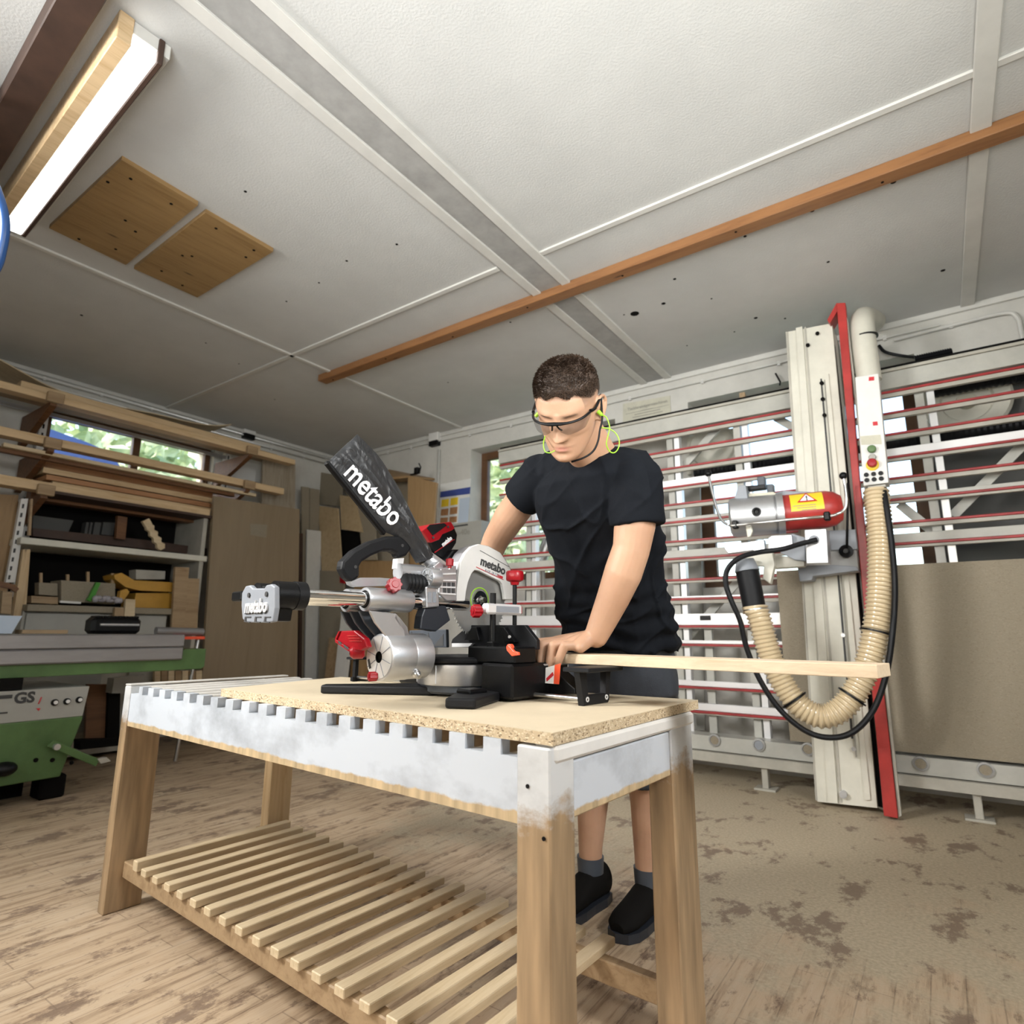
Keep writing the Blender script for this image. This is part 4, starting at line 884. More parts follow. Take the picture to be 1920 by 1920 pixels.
ms('lower_bracket', [(1437, 1040), (1508, 1046), (1508, 1062), (1450, 1066)], 3.44, .06, 'cream_dark')
ca = thing('saw_carriage', 'grey steel carriage clamped on the panel saw column', 'carriage', on(1550, 1080, 1, 3.68))
yslab('upper_plate', [(1553, 995), (1604, 992), (1608, 1030), (1557, 1032)], 3.62, .08, 'cap_grey', ca, .004)
yslab('back_plate', [(1552, 1030), (1606, 1030), (1610, 1072), (1542, 1078)], 3.64, .06, 'duct_grey', ca, .004)
yslab('lower_block', [(1495, 1062), (1542, 1058), (1606, 1062), (1610, 1070), (1545, 1078), (1524, 1080), (1522, 1088), (1499, 1090)], 3.60, .12, 'cap_grey', ca, .004)
c = on(1587, 1034, 1, 3.62); MB().lathe([(0, 0), (.034, 0), (.034, .02), (.018, .024), (.012, .03), (0, .03)], c, (0, -1, 0), 22).build('pulley', 'black_plastic', ca)
MB().tube([on(1590, 905, 1, 3.62), on(1588, 1030, 1, 3.60)], .006, 8).build('chain', 'black_plastic', ca)
# black suction neck with clear clamp
nk = thing('suction_neck', 'black tube joining the saw guard to the amber hose', 'tube', on(1413, 1138, 1, 3.30))
n0, n1 = on(1401, 1072, 1, 3.30), on(1414, 1138, 1, 3.30)
MB().tube([n0, n1], [.058, .056], 28).build('tube', 'black_soft', nk)
MB().tube([n0+(n0-n1)*.35, n0+(n0-n1)*.02], [.045, .062], 28).build('guard_socket', 'cap_grey', nk)
MB().tube([n1-(n1-n0)*.02, n1+(n1-n0)*.16], [.0605, .0605], 28).build('clamp_collar', 'hose_clear', nk)
MB().tube([n1+(n1-n0)*.06, n1+(n1-n0)*.09], [.063, .063], 28).build('hose_clip', 'steel', nk)
# brown board standing on the rollers
b0 = on(1455, 1070, 1, 3.93).x; b1 = 1.35
tag(MB().box(((b0+b1)/2, 3.945, (1.272+.287)/2), (b1-b0, .022, 1.272-.287), None, .001).build('mdf_board', 'mdf'), 'large brown fibreboard standing on the rollers of the panel saw', 'board')
# behind the frame: ribbed hoses, round covers
def hhose(label, x0, x1, y, z, r):
    P_ = []; R_ = []; n = int((x1-x0)/.028)
    for k in range(n): P_ += [Vector((x0+.028*k, y, z)), Vector((x0+.028*k+.014, y, z))]; R_ += [r, r*.88]
    tag(MB().tube(P_, R_, 14).build('ribbed_hose', 'black_soft'), label, 'hose')
hhose('black ribbed hose crossing the window behind the panel saw rails', -1.35, 1.2, 4.24, 2.045, .048)
hhose('upper black ribbed hose behind the right end of the panel saw', .10, 1.2, 4.24, 2.335, .045)
def disc(label, c, r, mat):
    c = Vector(c); o = thing('round_cover', label, 'cover', c-Vector((0, 0, r)))
    MB().lathe([(0, .0), (r*.55, .0), (r*.6, .03), (r*.93, .05), (r, .035), (r, -.02), (0, -.02)], c, (0, -1, 0), 40).build('cover', mat, o)
    MB().lathe([(0, .03), (r*.22, .03), (r*.24, 0), (0, 0)], c, (0, -1, 0), 24).build('hub', 'old_paper', o)
disc('round cream cover behind the right end of the panel saw', on(1812, 752, 1, 4.36), .22, 'cream_metal')
disc('round cream cover behind the panel saw, left of the saw column', on(1338, 838, 1, 4.37), .17, 'cream_metal')
wb_ = thing('wall_blower', 'cream box unit behind the rails left of the saw column', 'unit', on(1340, 900, 1, 4.3))
yslab('box', [(1288, 820), (1388, 800), (1388, 872), (1288, 890)], 4.34, .05, 'cream_metal', wb_)
yslab('tube_end', [(1295, 885), (1378, 872), (1380, 884), (1297, 898)], 4.26, .10, 'white_paint', wb_, .01)
# window furniture: pale board behind rails, dark sheet for the unlit wall
slab('shade_sheet', 'dark sheet standing in for the unlit wall behind the right end of the panel saw', 'sheet', [(1745, 730), (2060, 660), (1990, 1470), (1775, 1440)], 1, 4.385, .012, 'dim_grey')  # wall shade given as a dark-coloured sheet
q = slab('grey_wall_panel', 'grey panel standing behind the rails below the window', 'panel', [(1245, 905), (1312, 898), (1322, 1370), (1262, 1370)], 1, 4.36, .02, 'panel_white')
# old certificate on the wall
ct = slab('certificate', 'yellowed paper certificate with printed heading on the back wall', 'certificate', [(1168, 757), (1256, 742), (1258, 780), (1168, 795)], 1, YB-.008, .006, 'old_paper')
ca_ = on(1213, 760, 1, YB-.010)
text('lettering', 'Tischlereinägermaschinen', .033, frame4(ca_, (1, 0, 0), (0, 0, 1)), 'ink_soft', ct, off=.0005)
for k, w in enumerate((.10, .22, .26, .24)): MB().box(ca_+Vector((0, 0, -.035-.022*k)), (w, .001, .006)).build('print_line', 'ink_soft', ct)
MB().box(on(1213, 768, 1, YB-.009), (.37, .002, .003)).build('fold_line', 'ink_soft', ct)
# objects on the top beam
slab('wood_scrap', 'small wooden scrap stuck above the top beam of the panel saw', 'scrap', [(1386, 737), (1396, 735), (1398, 750), (1387, 752)], 1, 4.12, .03, 'pine_dull')
tag(MB().tube([on(1454, 700, 1, 4.35), on(1463, 716, 1, 4.35), on(1462, 722, 1, 4.34)], .006, 8).build('wall_hook', 'black_plastic'), 'small black wire hook on the wall above the panel saw', 'hook')
tag(MB().tube(smooth_pts([on(1648, 648, 1, 4.34), on(1660, 660, 1, 4.33), on(1690, 667, 1, 4.33), on(1715, 670, 1, 4.3)], 4), .010, 8).build('black_cable', 'black_soft'), 'short black cable beside the cream suction pipe', 'cable')
P_ = []; R_ = []
for k in range(16): a = on(1716+4.4*k, 679-.75*k, 1, 4.03); a.z = 2.455+.023; P_ += [a, a+Vector((.012, 0, .001))]; R_ += [.022, .014]
tag(MB().tube(P_, R_, 12).build('cable_chain', 'black_soft'), 'black ribbed cable end lying on the top beam at the right', 'hose')
# silver duct and black pipe seen through the rails left of the man
tag(MB().tube([Vector((on(1010, 1062, 1, 4.30).x, 4.30, 0)), on(1010, 1062, 1, 4.30), on(1040, 985, 1, 4.30)], .055, 18).build('silver_duct', 'steel'), 'silver duct behind the rails beside the man', 'duct')
tag(MB().tube([Vector((on(992, 1180, 1, 4.17).x, 4.17, 0)), on(994, 1055, 1, 4.17)], .040, 16).build('black_pipe', 'grey_plastic'), 'dark vertical pipe behind the rails beside the saw clamp', 'pipe')
# ================================================================== workbench
ZT = .713
TT = Vector((1.792, -.099, 0)).normalized(); TN = Vector((-TT.y, TT.x, 0)); C0 = Vector((-.555, .899, 0))
MT = Matrix((TT, TN, UP)).transposed()
def T(u, v, z): return C0-TT*u+TN*v+Vector((0, 0, z))
worn('paint_apron', (.56, .60, .65), (.62, .47, .28), .00, .035, .45)
worn('paint_leg', (.60, .61, .61), (.42, .29, .165), .42, .80, .35)
worn('paint_slat', (.64, .62, .58), (.50, .38, .24), -2, -1, 1.6)
LB, DB = 1.795, .60
wb = thing('workbench', 'worn white slatted wooden workbench in the foreground', 'workbench', (T(LB/2, DB/2, 0).x, T(LB/2, DB/2, 0).y, 0))
def tbox(name, mat, u0, u1, v0, v1, z0, z1, par=wb, bev=.003):
    """own-origin box so the paint wear follows the height"""
    c = T((u0+u1)/2, (v0+v1)/2, z0); o = bpy.data.objects.new(name, bpy.data.meshes.new(name)); COL.objects.link(o)
    mb = MB().box((0, 0, (z1-z0)/2), (abs(u1-u0), abs(v1-v0), z1-z0), None, bev)
    o.data.from_pydata(mb.v, [], mb.f); o.data.materials.append(MATS[mat]); o.parent = par
    o.matrix_local = Matrix.Translation(c-wmat(par).translation)@MT.to_4x4(); return o
# legs
tbox('leg', 'paint_leg', .0, .070, .0, .075, 0, ZT-.004); tbox('leg', 'paint_leg', LB-.045, LB, .0, .115, 0, ZT-.002)
tbox('leg', 'paint_leg', .0, .060, DB-.12, DB, 0, ZT-.02); tbox('leg', 'pine_z', LB-.125, LB-.075, DB-.095, DB, 0, ZT-.035)
# front apron with comb top
hz = ZT-.132; nz = ZT-.026; o_ = len(COL.objects)
prof = [(.071, 0), (LB-.047, 0), (LB-.047, nz-hz)]
s = LB-.047; k = 20
cent = [.086*i for i in range(1, 21) if .086*i+.03 < LB-.05]
prof = [(.071, .0), (LB-.047, 0.0), (LB-.047, nz-hz)]
for c in reversed(cent[:]):
    a, b = c+.0205+.0, c+.0655
    if b > LB-.047: continue
    prof += [(b, nz-hz), (b-.001, ZT-hz), (b-.001, ZT-hz)] if False else []
# teeth between notches: notch i centred at .086*i, .045 wide
e = [.071]
zs_ = []
for c in cent: zs_.append((c-.0225, c+.0225))
top = []; u = .071
for a, b in zs_:
    a = max(a, .0715)
    top += [(a, ZT-hz), (a, nz-hz), (b, nz-hz), (b, ZT-hz)] if a > .075 else [(.071, nz-hz), (b, nz-hz), (b, ZT-hz)]
top += [(LB-.11, ZT-hz), (LB-.11, nz-hz), (LB-.047, nz-hz)] if zs_[-1][1] < LB-.12 else [(LB-.047, ZT-hz)]
outl = top+[(LB-.047, 0), (.071, 0)]
org = T(LB/2, .0, hz)
ap = bpy.data.objects.new('front_apron', bpy.data.meshes.new('front_apron')); COL.objects.link(ap)
mb = MB().prism([(LB/2-u, .004, z) for u, z in outl], (0, .026, 0)); ap.data.from_pydata(mb.v, [], mb.f); ap.data.materials.append(MATS['paint_apron'])
ap.parent = wb; ap.matrix_local = Matrix.Translation(org-wmat(wb).translation)@MT.to_4x4()
# slats running to the back, ends butted behind the teeth
teeth = [(zs_[i][1], zs_[i+1][0]) for i in range(len(zs_)-1)]
teeth = [(zs_[-1][1]+.0, zs_[-1][1]+.041)]+teeth[::-1]
for a, b in teeth:
    tbox('slat', 'paint_slat' if a > 1.22 else 'pine_dull', a, b, .030, DB-.002, ZT-.028, ZT, wb, .003)
tbox('end_rail', 'paint_slat', LB-.045, LB, .0, DB, ZT-.002, ZT+.004, wb, .002)
tbox('back_apron', 'pine_dull', .06, LB-.05, DB-.030, DB-.004, ZT-.125, ZT-.028)
# right end: rounded top rail and recessed apron
tbox('top_rail', 'white_paint', -.006, .045, .012, DB+.005, ZT-.030, ZT-.001, wb, .006)
tbox('end_apron', 'paint_apron', .004, .03, .076, DB-.121, ZT-.128, ZT-.034, wb, .003)
tbox('end_apron', 'paint_apron', LB-.03, LB-.004, .116, DB-.096, ZT-.125, ZT-.004, wb, .003)
# lower slatted shelf
zl_ = .17
tbox('shelf_rail', 'pine_dull', .05, LB-.045, .045, .075, zl_-.07, zl_-.02); tbox('shelf_rail', 'pine_dull', .05, LB-.045, DB-.095, DB-.065, zl_-.07, zl_-.02)
tbox('shelf_slat', 'pine_pale', LB-.155-.03, LB-.155, .03, DB-.03, zl_-.02, zl_+.012)
for k in range(17): u = LB-.22-.083*k; tbox('shelf_slat', 'pine_pale', u-.034, u, .03, DB-.02, zl_-.02, zl_, wb, .002)
for (u, v) in ((.035, -.0005),):
    for z in (.665, .59): c = T(.045 if z > .6 else .012, -.001, z-.02); MB().cyl(c, c-TN*.0015, .0035, n=10).build('nail_hole', 'dark', wb)
# particle board lying on it
pb = thing('particle_board', 'bare chipboard sheet lying on the workbench under the mitre saw', 'board', T(.6, .3, ZT))
bc = [T(-.004, .004, ZT+.0005), T(1.175, .028, ZT+.0005), T(1.30, .53, ZT+.0005), T(.0, .650, ZT+.0005)]
MB().prism(bc, (0, 0, .0205)).build('core', 'chip_edge', pb)
MB().prism([p+Vector((0, 0, .0205)) for p in bc], (0, 0, .001)).build('face', 'board_top', pb)
# ================================================================== mitre saw on the board
def A(a, b, c): return SO+SA*a+SB*b+UP*c
def Sw(x, y, ax, val): v = S(x, y, ax, val); return A(*v)
MS = Matrix((SA, SB, UP)).transposed()
saw = thing('mitre_saw', 'silver and black cordless sliding mitre saw on the chipboard sheet', 'mitre saw', A(-.05, .05, 0))
def ssl(name, quad, ax, val, th, mat, parent=saw, bev=0): return MB().prism([Sw(x, y, ax, val) for x, y in quad], (SA, SB, UP)[ax]*th).build(name, mat, parent, bev)
def sbx(name, mat, a0, a1, b0, b1, c0, c1, parent=saw, bev=.003): return MB().box(A((a0+a1)/2, (b0+b1)/2, (c0+c1)/2), (abs(a1-a0), abs(b1-b0), abs(c1-c0)), MS, bev).build(name, mat, parent)
def scy(name, mat, p, q, r, r1=None, parent=saw, n=28): return MB().cyl(A(*p), A(*q), r, r1, n).build(name, mat, parent)
RC = .241; RA, RB2 = -.100, -.184
for ra in (RA, RB2): scy('slide_rail', 'chrome', (ra, -.46, RC), (ra, .06, RC), .0165)
# rail end cap
cap = ssl('end_cap', [(453, 1112), (460, 1099), (468, 1097), (474, 1103), (495, 1103), (499, 1097), (508, 1095), (515, 1100), (515, 1140), (511, 1166), (500, 1168), (462, 1167), (454, 1161), (452, 1135)], 1, -.512, .012, 'cap_grey', saw, .003)
ssl('cap_body', [(470, 1098), (500, 1098), (514, 1101), (513, 1140), (509, 1165), (462, 1165), (455, 1150), (455, 1112)], 1, -.499, .045, 'black_plastic', cap, .004)
for ra in (RA, RB2): scy('cap_ring', 'black_plastic', (ra, -.500, RC), (ra, -.440, RC), .030, .030, cap); scy('cap_ring', 'black_soft', (ra, -.455, RC), (ra, -.432, RC), .0315, .0315, cap)
for x in (467, 500): c = Sw(x, 1116 if x < 480 else 1114, 1, -.513); MB().cyl(c, c-SB*.002, .0055, n=14).build('screw_hole', 'ink', cap)
ct_ = Sw(481, 1137, 1, -.5135); text('lettering', 'metabo', .040, frame4(ct_-SB*.0005, SA, UP), 'alu_bright', cap, .0022, .0016, .88)
text('lettering', 'metabo', .040, frame4(ct_+SA*-.0018-UP*.0015, SA, UP), 'ink', cap, .0012, .0022, .88)  # bright and offset dark copies paint light and shade of the relief letters
for x in (463, 482, 500): ssl('clip_slot', [(x-4, 1156), (x+7, 1156), (x+7, 1158), (x-2, 1158), (x-2, 1165), (x+5, 1166), (x+5, 1168), (x-6, 1166)], 1, -.5135, .002, 'ink', cap)
c0 = S(445, 1118, 1, -.50); sbx('latch_knob', 'black_plastic', c0.x-.022, c0.x+.03, -.505, -.485, c0.z-.011, c0.z+.011, cap)
# slide housing with two bores
hsg = MB()
for ra in (RA, RB2):
    hsg.lathe([(.0175, .005), (.0215, .0), (.0285, .0), (.0295, .006), (.0295, .126), (.0285, .132), (.0175, .132)], A(ra, -.272, RC), SB, 32)
hsg.box(A((RA+RB2)/2, -.206, RC+.006), (abs(RA-RB2), .130, .036), MS, .003); hg = hsg.build('slide_housing', 'alu_cast', saw)
for ra in (RA, RB2): MB().lathe([(.0167, -.001), (.0215, -.001), (.0215, .01)], A(ra, -.272, RC), SB, 28).build('bore_seal', 'black_plastic', hg)
for dx in (.0, ): scy('lock_stud', 'steel', (RA, -.185, RC+.028), (RA, -.185, RC+.045), .006, None, hg, 12)
def knob(name, c, r, h, axis, mat='red_plastic', par=saw, n=8):
    mb = MB(); ax = axis.normalized(); x = ax.orthogonal().normalized(); y = ax.cross(x); prof = []; pts = []
    for i in range(48): a = 2*pi*i/48; rr = r*(1+.10*cos(n*a)); pts.append(c+(x*cos(a)+y*sin(a))*rr)
    mb.prism(pts, ax*h, True); mb.cyl(c+ax*h, c+ax*(h+.002), r*.55, n=16); mb.cyl(c-ax*.006, c, r*.6, n=16); return mb.build(name, mat, par, .0015)
knob('lock_knob', Sw(735, 1100, 0, -.085), .0175, .024, (SA*.55-SB*.15+UP*.12))
# tilt arm casting down to the pivot drum
for k, aa in enumerate((-.075, -.118, -.160, -.200)):
    q = [(693, 1145), (742, 1150), (750, 1158), (764, 1176), (770, 1205), (776, 1232), (745, 1215), (722, 1190), (704, 1168)]
    o_ = SA*(aa+.075)
    MB().prism([Sw(x, y, 0, -.075)+o_ for x, y in q], SA*-.008).build('tilt_arm', 'alu_cast' if k == 0 else 'grey_plastic', saw, .002)
tq = [(742, 1150), (750, 1158), (764, 1176), (770, 1205), (776, 1230), (770, 1232), (762, 1205), (756, 1182), (740, 1160)]
MB().prism([Sw(x, y, 0, -.075) for x, y in tq], SA*-.13).build('arm_web', 'alu_cast', saw, .001)
MB().prism([Sw(x, y, 0, -.08) for x, y in [(712, 1152), (740, 1156), (760, 1180), (764, 1210), (730, 1185)]], SA*-.115).build('arm_core', 'grey_plastic', saw)
# pivot drum
pc = A(-.100, -.221, .103)
pd = MB().lathe([(.014, .004), (.014, -.002), (.052, -.002), (.056, .0), (.0575, .004), (.0575, .072), (.054, .074)], pc, SB, 48).build('pivot_drum', 'alu_cast', saw)
MB().lathe([(.0555, .074), (.0565, .078), (.0565, .128), (.03, .128)], pc, SB, 48).build('pivot_drum_base', 'alu_cast', saw)
MB().lathe([(0, .002), (.0138, .002), (.0138, -.0026), (.0115, -.003), (.011, .0)], pc, SB, 24).build('pivot_hole', 'dark', pd)
MB().lathe([(.0142, -.0021), (.0142, -.0030), (.0515, -.0030), (.0515, -.0021)], pc, SB, 48).build('face_plate', 'white_paint', pd)
for k in range(8):
    a = 2*pi*(k+.5)/8+.12; d = SA*cos(a)+UP*sin(a); m_ = Matrix((d, SB, d.cross(SB))).transposed(); MB().box(pc+d*.033-SB*.0034, (.036, .0012, .0016), m_).build('face_rib', 'cap_grey', pd)
a = radians(205); d = SA*cos(a)+UP*sin(a); MB().box(pc+d*.041-SB*.0036, (.008, .0014, .024), Matrix((d, SB, d.cross(SB))).transposed(), .003).build('face_slot', 'ink', pd)
knob('tilt_stop_knob', Sw(706, 1268, 1, -.222), .0105, .020, -SB+SA*-.25, n=6)
sc_ = Sw(781, 1264, 0, -.055); MB().sphere(sc_, .011, 12, 8).cyl(sc_, sc_+SA*.012-UP*.006, .006, n=10).build('stop_screw', 'steel', saw)
# red tilt lever
lv = ssl('tilt_lever', [(637, 1183), (664, 1182), (683, 1197), (688, 1213), (676, 1220), (661, 1219), (630, 1199)], 1, -.262, .016, 'red_plastic', saw, .003)
ssl('lever_rim', [(637, 1183), (630, 1199), (661, 1221), (654, 1222), (628, 1204), (628, 1197), (634, 1184)], 1, -.266, .022, 'red_plastic', lv, .001)
for k in range(3): ssl('grip_groove', [(650+2*k, 1191+5*k), (668+4*k, 1191+5*k), (670+4*k, 1193+5*k), (652+2*k, 1193+5*k)], 1, -.2635, .002, 'red_paint', lv)
ssl('lever_slot', [(634, 1201), (640, 1205), (640, 1210), (634, 1206)], 1, -.2665, .001, 'ink', lv); ssl('lever_slot', [(644, 1208), (653, 1214), (653, 1219), (645, 1214)], 1, -.2665, .001, 'ink', lv)
k0, k1 = Sw(657, 1223, 1, -.262), Sw(684, 1222, 1, -.235); MB().tube([k0, k0.lerp(k1, .2), k0.lerp(k1, .85), k1], [.011, .0165, .0165, .011], 20).build('lever_boss', 'red_plastic', lv)
MB().cyl(k0-(k1-k0).normalized()*.002, k0, .006, n=12).build('bolt', 'ink', lv)
# turntable
tc = A(-.10, .05, 0)
MB().lathe([(0, .028), (.119, .028), (.121, .032), (.121, .080), (.118, .083), (0, .083)], tc, UP, 72).build('turntable', 'alu_rough', saw)
MB().lathe([(0, .085), (.128, .085), (.130, .088), (.130, .095), (.12, .100), (0, .100)], tc, UP, 64).build('turntable_top', 'black_soft', saw)
for k in (-.062, .03): c = A(-.10+k, .05-sqrt(.121**2-k*k)-.0005, .056); MB().box(c, (.0016, .003, .046), MS).build('seam', 'alu_bright', saw)
MB().lathe([(0, .006), (.105, .006), (.112, .012), (.112, .027), (0, .027)], tc, UP, 48).build('base_body', 'grey_plastic', saw)
# base right side, fence, supports
sbx('base_frame', 'black_plastic', .045, .155, -.02, .20, .006, .088, saw, .006); sbx('base_frame', 'black_plastic', -.36, -.18, .03, .20, .012, .088, saw, .006)
sbx('base_step', 'black_plastic', -.02, .150, -.005, .075, .088, .128, saw, .004)
ssl('fence', [(846, 1204), (848, 1198), (879, 1172), (984, 1172), (1006, 1200), (1006, 1218), (846, 1213)], 1, .082, .014, 'black_soft', saw, .002)
for q in ([(884, 1176), (893, 1176), (898, 1200), (870, 1200)], [(936, 1176), (944, 1176), (965, 1204), (945, 1204)]): ssl('fence_rib', q, 1, .066, .016, 'black_plastic', saw, .001)
ssl('fence', [(767, 1182), (836, 1180), (837, 1214), (765, 1214)], 1, .082, .012, 'grey_plastic', saw, .002)
for q in ([(768, 1190), (774, 1189), (771, 1184), (772, 1190)], [(797, 1212), (808, 1212), (803, 1186)], [(812, 1212), (831, 1211), (831, 1189)]): ssl('fence_recess', q, 1, .081, .001, 'ink', saw)
ssl('fence_slot', [(847, 1206), (886, 1206), (878, 1213), (847, 1213)], 1, .066, .01, 'alu_bright', saw)
sbx('table_plate', 'alu_cast', -.36, .155, .098, .20, .080, .0855, saw, .001)
ol = Sw(960, 1214, 1, .0); lo = MB(); lo.tube([ol, ol-SB*.012], [.0085, .0085], 16); lo.prism([ol+UP*.006-SB*.006, ol+SA*.02-UP*.008-SB*.008, ol+SA*.034-UP*.010-SB*.009, ol+SA*.036-UP*.017-SB*.009, ol+SA*.014-UP*.020-SB*.008, ol-UP*.006-SB*.006-SA*.006], -SB*.008)
lo.build('release_lever', 'orange_plastic', saw, .001); MB().cyl(ol-SB*.012, ol-SB*.0135, .004, n=10).build('screw', 'ink', saw)
c = Sw(956, 1194, 1, .0655); MB().cyl(c, c-SB*.003, .004, n=10).build('screw', 'alu_bright', saw)
# hold-down clamp
cl0 = S(924, 1170, 1, .02); ca0 = cl0.x
def cc(px, py): return S(px, py, 1, .02).z
clp = scy('clamp_post', 'black_plastic', (ca0, .02, .088), (ca0, .02, cc(924, 1112)), .0078)
sbx('clamp_socket', 'black_plastic', ca0-.012, ca0+.012, .008, .034, .088, .14, clp, .003)
zc_ = S(924, 1142, 1, .02).z
bq = [S(914, 1142, 0, ca0+.01).y, S(979, 1142, 0, ca0+.01).y]
sbx('clamp_arm', 'alu_bright', ca0-.012, ca0+.012, bq[0]-.002, bq[1], zc_-.014, zc_+.014, clp, .005)
sbx('arm_recess', 'cap_grey', ca0+.0119, ca0+.0128, bq[0]+.03, bq[1]-.015, zc_-.008, zc_+.008, clp, .0)
scb = S(965, 1120, 0, ca0); scy('clamp_screw', 'black_plastic', (ca0, scb.y, S(965, 1172, 0, ca0).z), (ca0, scb.y, S(965, 1090, 0, ca0).z), .0058, None, clp, 16)
MB().lathe([(0, 0), (.011, 0), (.013, .008), (.023, .012), (.025, .016), (.025, .034), (.022, .038), (0, .038)], A(ca0, scb.y, S(965, 1097, 0, ca0).z), UP, 10).build('clamp_knob', 'red_plastic', clp)
scy('clamp_pad', 'black_plastic', (ca0, scb.y, .108), (ca0, scb.y, .120), .016, None, clp)
scy('clamp_screw', 'black_plastic', (ca0, scb.y, .118), (ca0, scb.y, S(965, 1170, 0, ca0).z), .0058, None, clp, 16)
knob('clamp_knob', Sw(905, 1146, 0, ca0)-SB*.010, .0155, .02, -SB*.6+SA*-.2, 'red_plastic', clp)
c = A(ca0, bq[1]+.001, zc_); MB().box(c, (.016, .004, .02), MS, .001).build('red_stop', 'red_plastic', clp)
# blade, hub, ring
hb_ = S(899, 1125, 0, -.100); hc = A(-.100, hb_.y, hb_.z)
bl = []; NT = 60
for i in range(NT):
    a = 2*pi*i/NT; 
    for f, r in ((0, .1035), (.25, .1085), (.45, .1085), (.5, .1035)): t = a+2*pi*f/NT; bl.append(hc+(SB*cos(t)+UP*sin(t))*r)
bld = MB().prism(bl, SA*-.0018).build('blade', 'blade_steel', saw)
MB().lathe([(.0335, 0), (.0365, 0), (.0365, .0012), (.0335, .0012)], hc, SA, 48).build('blade_ring', 'lime', bld)
MB().lathe([(0, .012), (.009, .012), (.012, .006), (.026, .005), (.028, .0), (0, 0)], hc, SA, 32).build('flange', 'chrome', bld)
MB().lathe([(0, .022), (.007, .022), (.0085, .018), (.0085, .01), (0, .01)], hc, SA, 6).build('arbor_bolt', 'steel', bld)
# upper guard
gout = [(855, 1127), (857, 1103), (860, 1080), (864, 1053), (873, 1036), (884, 1025), (898, 1020), (916, 1024), (938, 1036), (949, 1051), (957, 1066), (961, 1082), (964, 1100), (963, 1124)]
gin = [(872, 1127), (874, 1110), (878, 1091), (884, 1076), (890, 1069), (898, 1070), (910, 1076), (920, 1081), (930, 1086), (938, 1090), (942, 1095), (944, 1104), (946, 1114), (947, 1124)]
gp = [Sw(x, y, 0, -.082) for x, y in gout]+[Sw(x, y, 0, -.082) for x, y in gin[::-1]]
gd = MB().prism(gp, SA*-.012).build('blade_guard', 'white_paint', saw, .002)
gb = [Sw(x, y, 0, -.094) for x, y in gout]; gc_ = [p-SA*.045 for p in gb]
mb = MB(); n = len(gb)
for i in range(n-1): mb.add([gb[i], gb[i+1], gc_[i+1], gc_[i]], [(0, 1, 2, 3)])
gi = [p.lerp(sum(gb, Vector())/n, .03) for p in gb]; gi2 = [p-SA*.045 for p in gi]
for i in range(n-1): mb.add([gi[i+1], gi[i], gi2[i], gi2[i+1]], [(0, 1, 2, 3)])
mb.prism(gc_, -SA*.003); mb.build('guard_shell', 'alu_cast', gd)
l0, l1 = Sw(899, 1051, 0, -.080), Sw(950, 1073, 0, -.080); dx = (l1-l0); lw = dx.length; dx.normalize(); dy = SA.cross(dx); dy = dy if dy.z > 0 else -dy
text('lettering', 'metabo', .036, frame4((l0+l1)/2+dy*.001+SA*-.0008, dx, dy), 'ink', gd, .0008, .0010, lw/.122)
b0_, b1_ = Sw(893, 1063, 0, -.0812), Sw(944, 1087, 0, -.0812); MB().box((b0_+b1_)/2, ((b1_-b0_).length, .0018, .001), Matrix(((b1_-b0_).normalized(), SA.cross(b1_-b0_).normalized(), SA)).transposed()).build('red_line', 'red_print', gd)
b2_ = Sw(938, 1081, 0, -.0810); MB().box(b2_, (.022, .006, .001), Matrix((dx, SA.cross(dx), SA)).transposed()).build('red_bar', 'red_print', gd)
b0_, b1_ = Sw(900, 1032, 0, -.0812), Sw(955, 1063, 0, -.0812); MB().box((b0_+b1_)/2, ((b1_-b0_).length, .001, .001), Matrix(((b1_-b0_).normalized(), SA.cross(b1_-b0_).normalized(), SA)).transposed()).build('black_line', 'ink', gd)
text('lettering', 'KGS 18 LTX', .012, frame4((l0+l1)/2-dy*.020+SA*-.0008+dx*.002, dx, dy), 'cap_grey', gd, .0006)
ssl('guard_liner', [(880, 1092), (888, 1073), (900, 1074), (940, 1092), (945, 1125), (936, 1125), (930, 1100), (900, 1086)], 0, -.112, -.02, 'black_plastic', gd)
# head casting with round boss, gear tube, bellows
hd_ = ssl('head_casting', [(826, 1066), (856, 1060), (857, 1127), (838, 1127), (822, 1112), (822, 1085)], 0, -.070, -.06, 'alu_cast', saw, .003)
for k in range(4): ssl('casting_rib', [(826, 1075+12*k), (855, 1074+13*k), (855, 1077+13*k), (826, 1078+12*k)], 0, -.067, -.003, 'alu_bright', hd_)
for k in range(3): ssl('casting_recess', [(832+8*k, 1092), (837+8*k, 1092), (837+8*k, 1112), (832+8*k, 1112)], 0, -.0675, -.003, 'ink', hd_)
ssl('casting_foot', [(798, 1100), (823, 1098), (824, 1138), (800, 1140)], 0, -.075, -.05, 'alu_cast', hd_, .003)
for k in range(2): ssl('casting_recess', [(803+9*k, 1110), (809+9*k, 1110), (809+9*k, 1130), (803+9*k, 1130)], 0, -.0735, -.003, 'cap_grey', hd_)
bc_ = S(809, 1084, 0, -.078); bp = A(-.078, bc_.y-.012, bc_.z)
bo = MB().lathe([(.007, -.002), (.010, -.004), (.010, .0), (.021, .0), (.022, -.003), (.026, -.003), (.027, .0), (.027, .03), (.0, .03)], bp, SB, 36).build('round_boss', 'alu_cast', hd_)
for k in range(4): d = SA*cos(pi*k/4+.4)+UP*sin(pi*k/4+.4); MB().box(bp+SB*-.001, (.046, .003, .002), Matrix((d, SB, d.cross(SB))).transposed()).build('boss_rib', 'alu_bright', bo)
t0_, t1_ = S(748, 1076, 0, -.12), S(800, 1078, 0, -.12)
